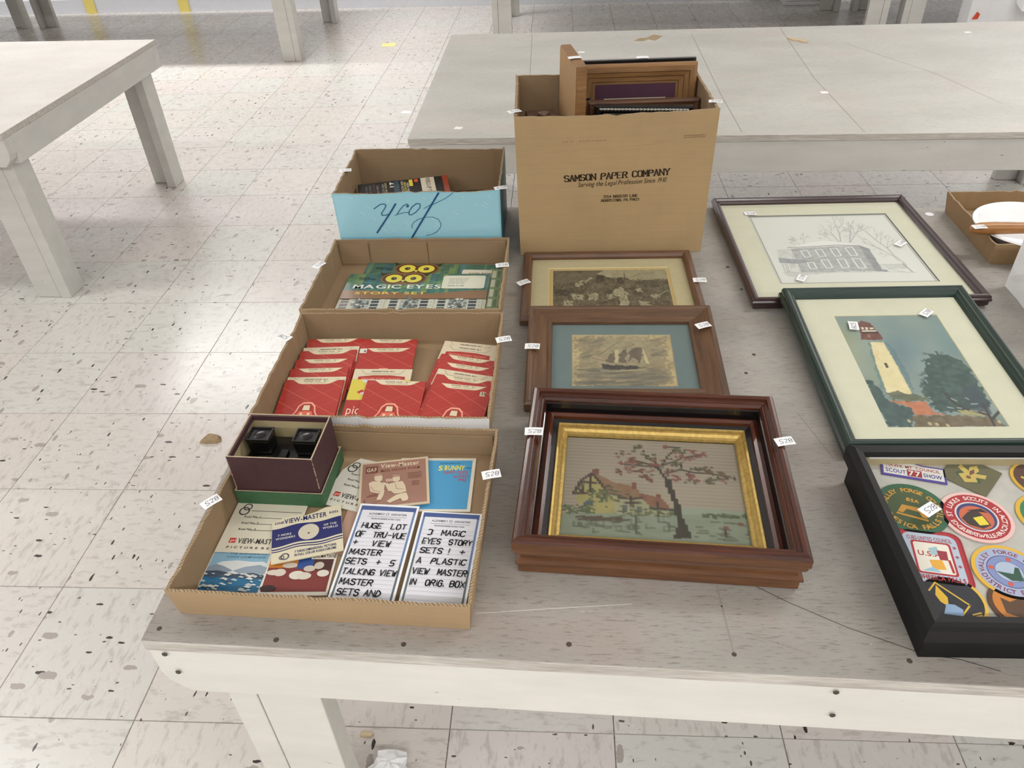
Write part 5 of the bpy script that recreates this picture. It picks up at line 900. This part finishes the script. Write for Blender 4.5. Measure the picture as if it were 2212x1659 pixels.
def bit(name,label,cat,x,y,z,poly,th,mat,rot=0):
    b=MB(); b.prism(poly,0,th); o=b.build(name,mat,None,(x,y,z),(0,0,rot*D2R)); return tag(o,label,cat)
bit('round_sticker','round white sticker on the table right of the house drawing','sticker',1.627,.873,T+.0002,circ(.009,20),.0004,M['paper'])
for x,y,r,lab in ((.519,1.489,-10,'white paper scrap near the front left corner of the pale grey table'),(.896,2.277,5,'white paper scrap on the pale grey table behind the carton'),(1.632,1.737,8,'square white scrap in the middle of the pale grey table'),(2.333,2.404,0,'white scrap near the far right of the pale grey table')):
    bit('paper_scrap',lab,'scrap',x,y,T+.0002,[(-.012,-.010),(.011,-.011),(.013,.009),(-.010,.011)],.0005,M['paper'],r)
bit('wood_chip','pale curved splinter of wood on the far part of the pale grey table','wood chip',1.699,2.355,T+.0002,[(-.034,.030),(-.024,.034),(-.004,.010),(.010,.012),(.032,-.010),(.038,-.028),(.022,-.030),(.002,-.008),(-.014,-.004),(-.030,.018)],.004,M['pale_wood'],-12)
o=bit('torn_veneer','brown torn patch of veneer on the back edge of the pale grey table','veneer',1.167,2.456,T+.0001,[(-.045,-.06),(-.01,-.05),(.0,-.02),(.03,-.03),(.035,.04),(-.005,.05),(-.015,.0),(-.04,-.02)],.0006,M['crumb'],-25)
bit('sticky_note','small square yellow note stuck to the floor between the tables','note',-.40,5.01,.0003,[(-.05,-.05),(.05,-.05),(.05,.05),(-.05,.05)],.0006,M['yellow'],3)
bit('paper_scrap','white paper scrap on the floor between the left and pale grey tables','scrap',-.038,3.527,.0003,[(-.03,-.02),(.03,-.025),(.025,.02),(-.02,.028)],.0008,M['paper'])
b=MB(); P=[(-.030,-.013),(-.010,-.016),(.020,-.015),(.031,-.005),(.022,.014),(-.004,.022),(-.016,.020),(-.022,.006)]; n=len(P); b.add([(x,y,0) for x,y in P]+[(x*.75,y*.75,.010) for x,y in P],[tuple(range(n-1,-1,-1)),tuple(range(n,2*n))]+[(i,(i+1)%n,n+(i+1)%n,n+i) for i in range(n)]); tag(b.build('cardboard_crumb',M['crumb'],None,(-.144,.801,.0002)),'brown crumb of cardboard on the floor left of the red packet tray','scrap')
bit('wood_chip','small tan chip on the floor by the near table leg','wood chip',.4550,-.0150,.0003,[(-.012,-.005),(.008,-.006),(.013,.002),(-.006,.006)],.003,M['pale_wood'])
b=MB(); v=[];nn=14
for r in range(8):
    for i in range(nn):
        t_=math.pi*r/7; R=.035*(1+random.uniform(-.28,.28)); v.append((R*math.sin(t_)*math.cos(6.283*i/nn),R*math.sin(t_)*math.sin(6.283*i/nn)*.8,max(0,.022+.022*math.cos(t_)*(1+random.uniform(-.2,.2)))))
b.add(v,[(r*nn+i,(r+1)*nn+i,(r+1)*nn+(i+1)%nn,r*nn+(i+1)%nn) for r in range(7) for i in range(nn)]); tag(b.build('crumpled_paper',M['paper'],None,(.515,-.085,.0002)),'crumpled white paper on the floor under the near table','paper')
wbx=thing('white_carton','white printed carton on the floor under the back table','box',(2.712,6.02,.0005),-3); b=MB(); b.box(-.15,-.17,0,.15,.04,.30); b.build('body',M['white_card'],wbx,bevel=.003); a=Art(); a.text('84',-.08,.055,.035,(60,58,58),'b'); a.line([(-.13,.03),(.13,.03)],.004,(150,150,150)); a.build('lettering',wbx,0,None,(0,-.1703,0),(math.pi/2,0,0))
wf=thing('tall_carton','tall white carton standing on the floor at the far right corner','box',(3.80,4.47,.0005),-1); b=MB(); b.box(-.515,-.07,0,.515,.07,.62); b.build('body',M['white_card'],wf,bevel=.004)
b=MB(); b.hexa([(-.27,-.17,.255),(.5,-.17,.10),(.5,-.0705,.14),(-.27,-.0705,.285),(-.29,-.165,.56),(.5,-.165,.56),(.5,-.0705,.56),(-.29,-.0705,.56)]); b.build('flap',M['paper'],wf)
b=MB(); b.prism([(-.018,0),(.014,0),(.020,.028),(.002,.040)],0,.006); b.v=[(x,-z,y) for x,y,z in b.v]; b.build('orange_print',M['red'],wf,(-.475,-.0705,.195))
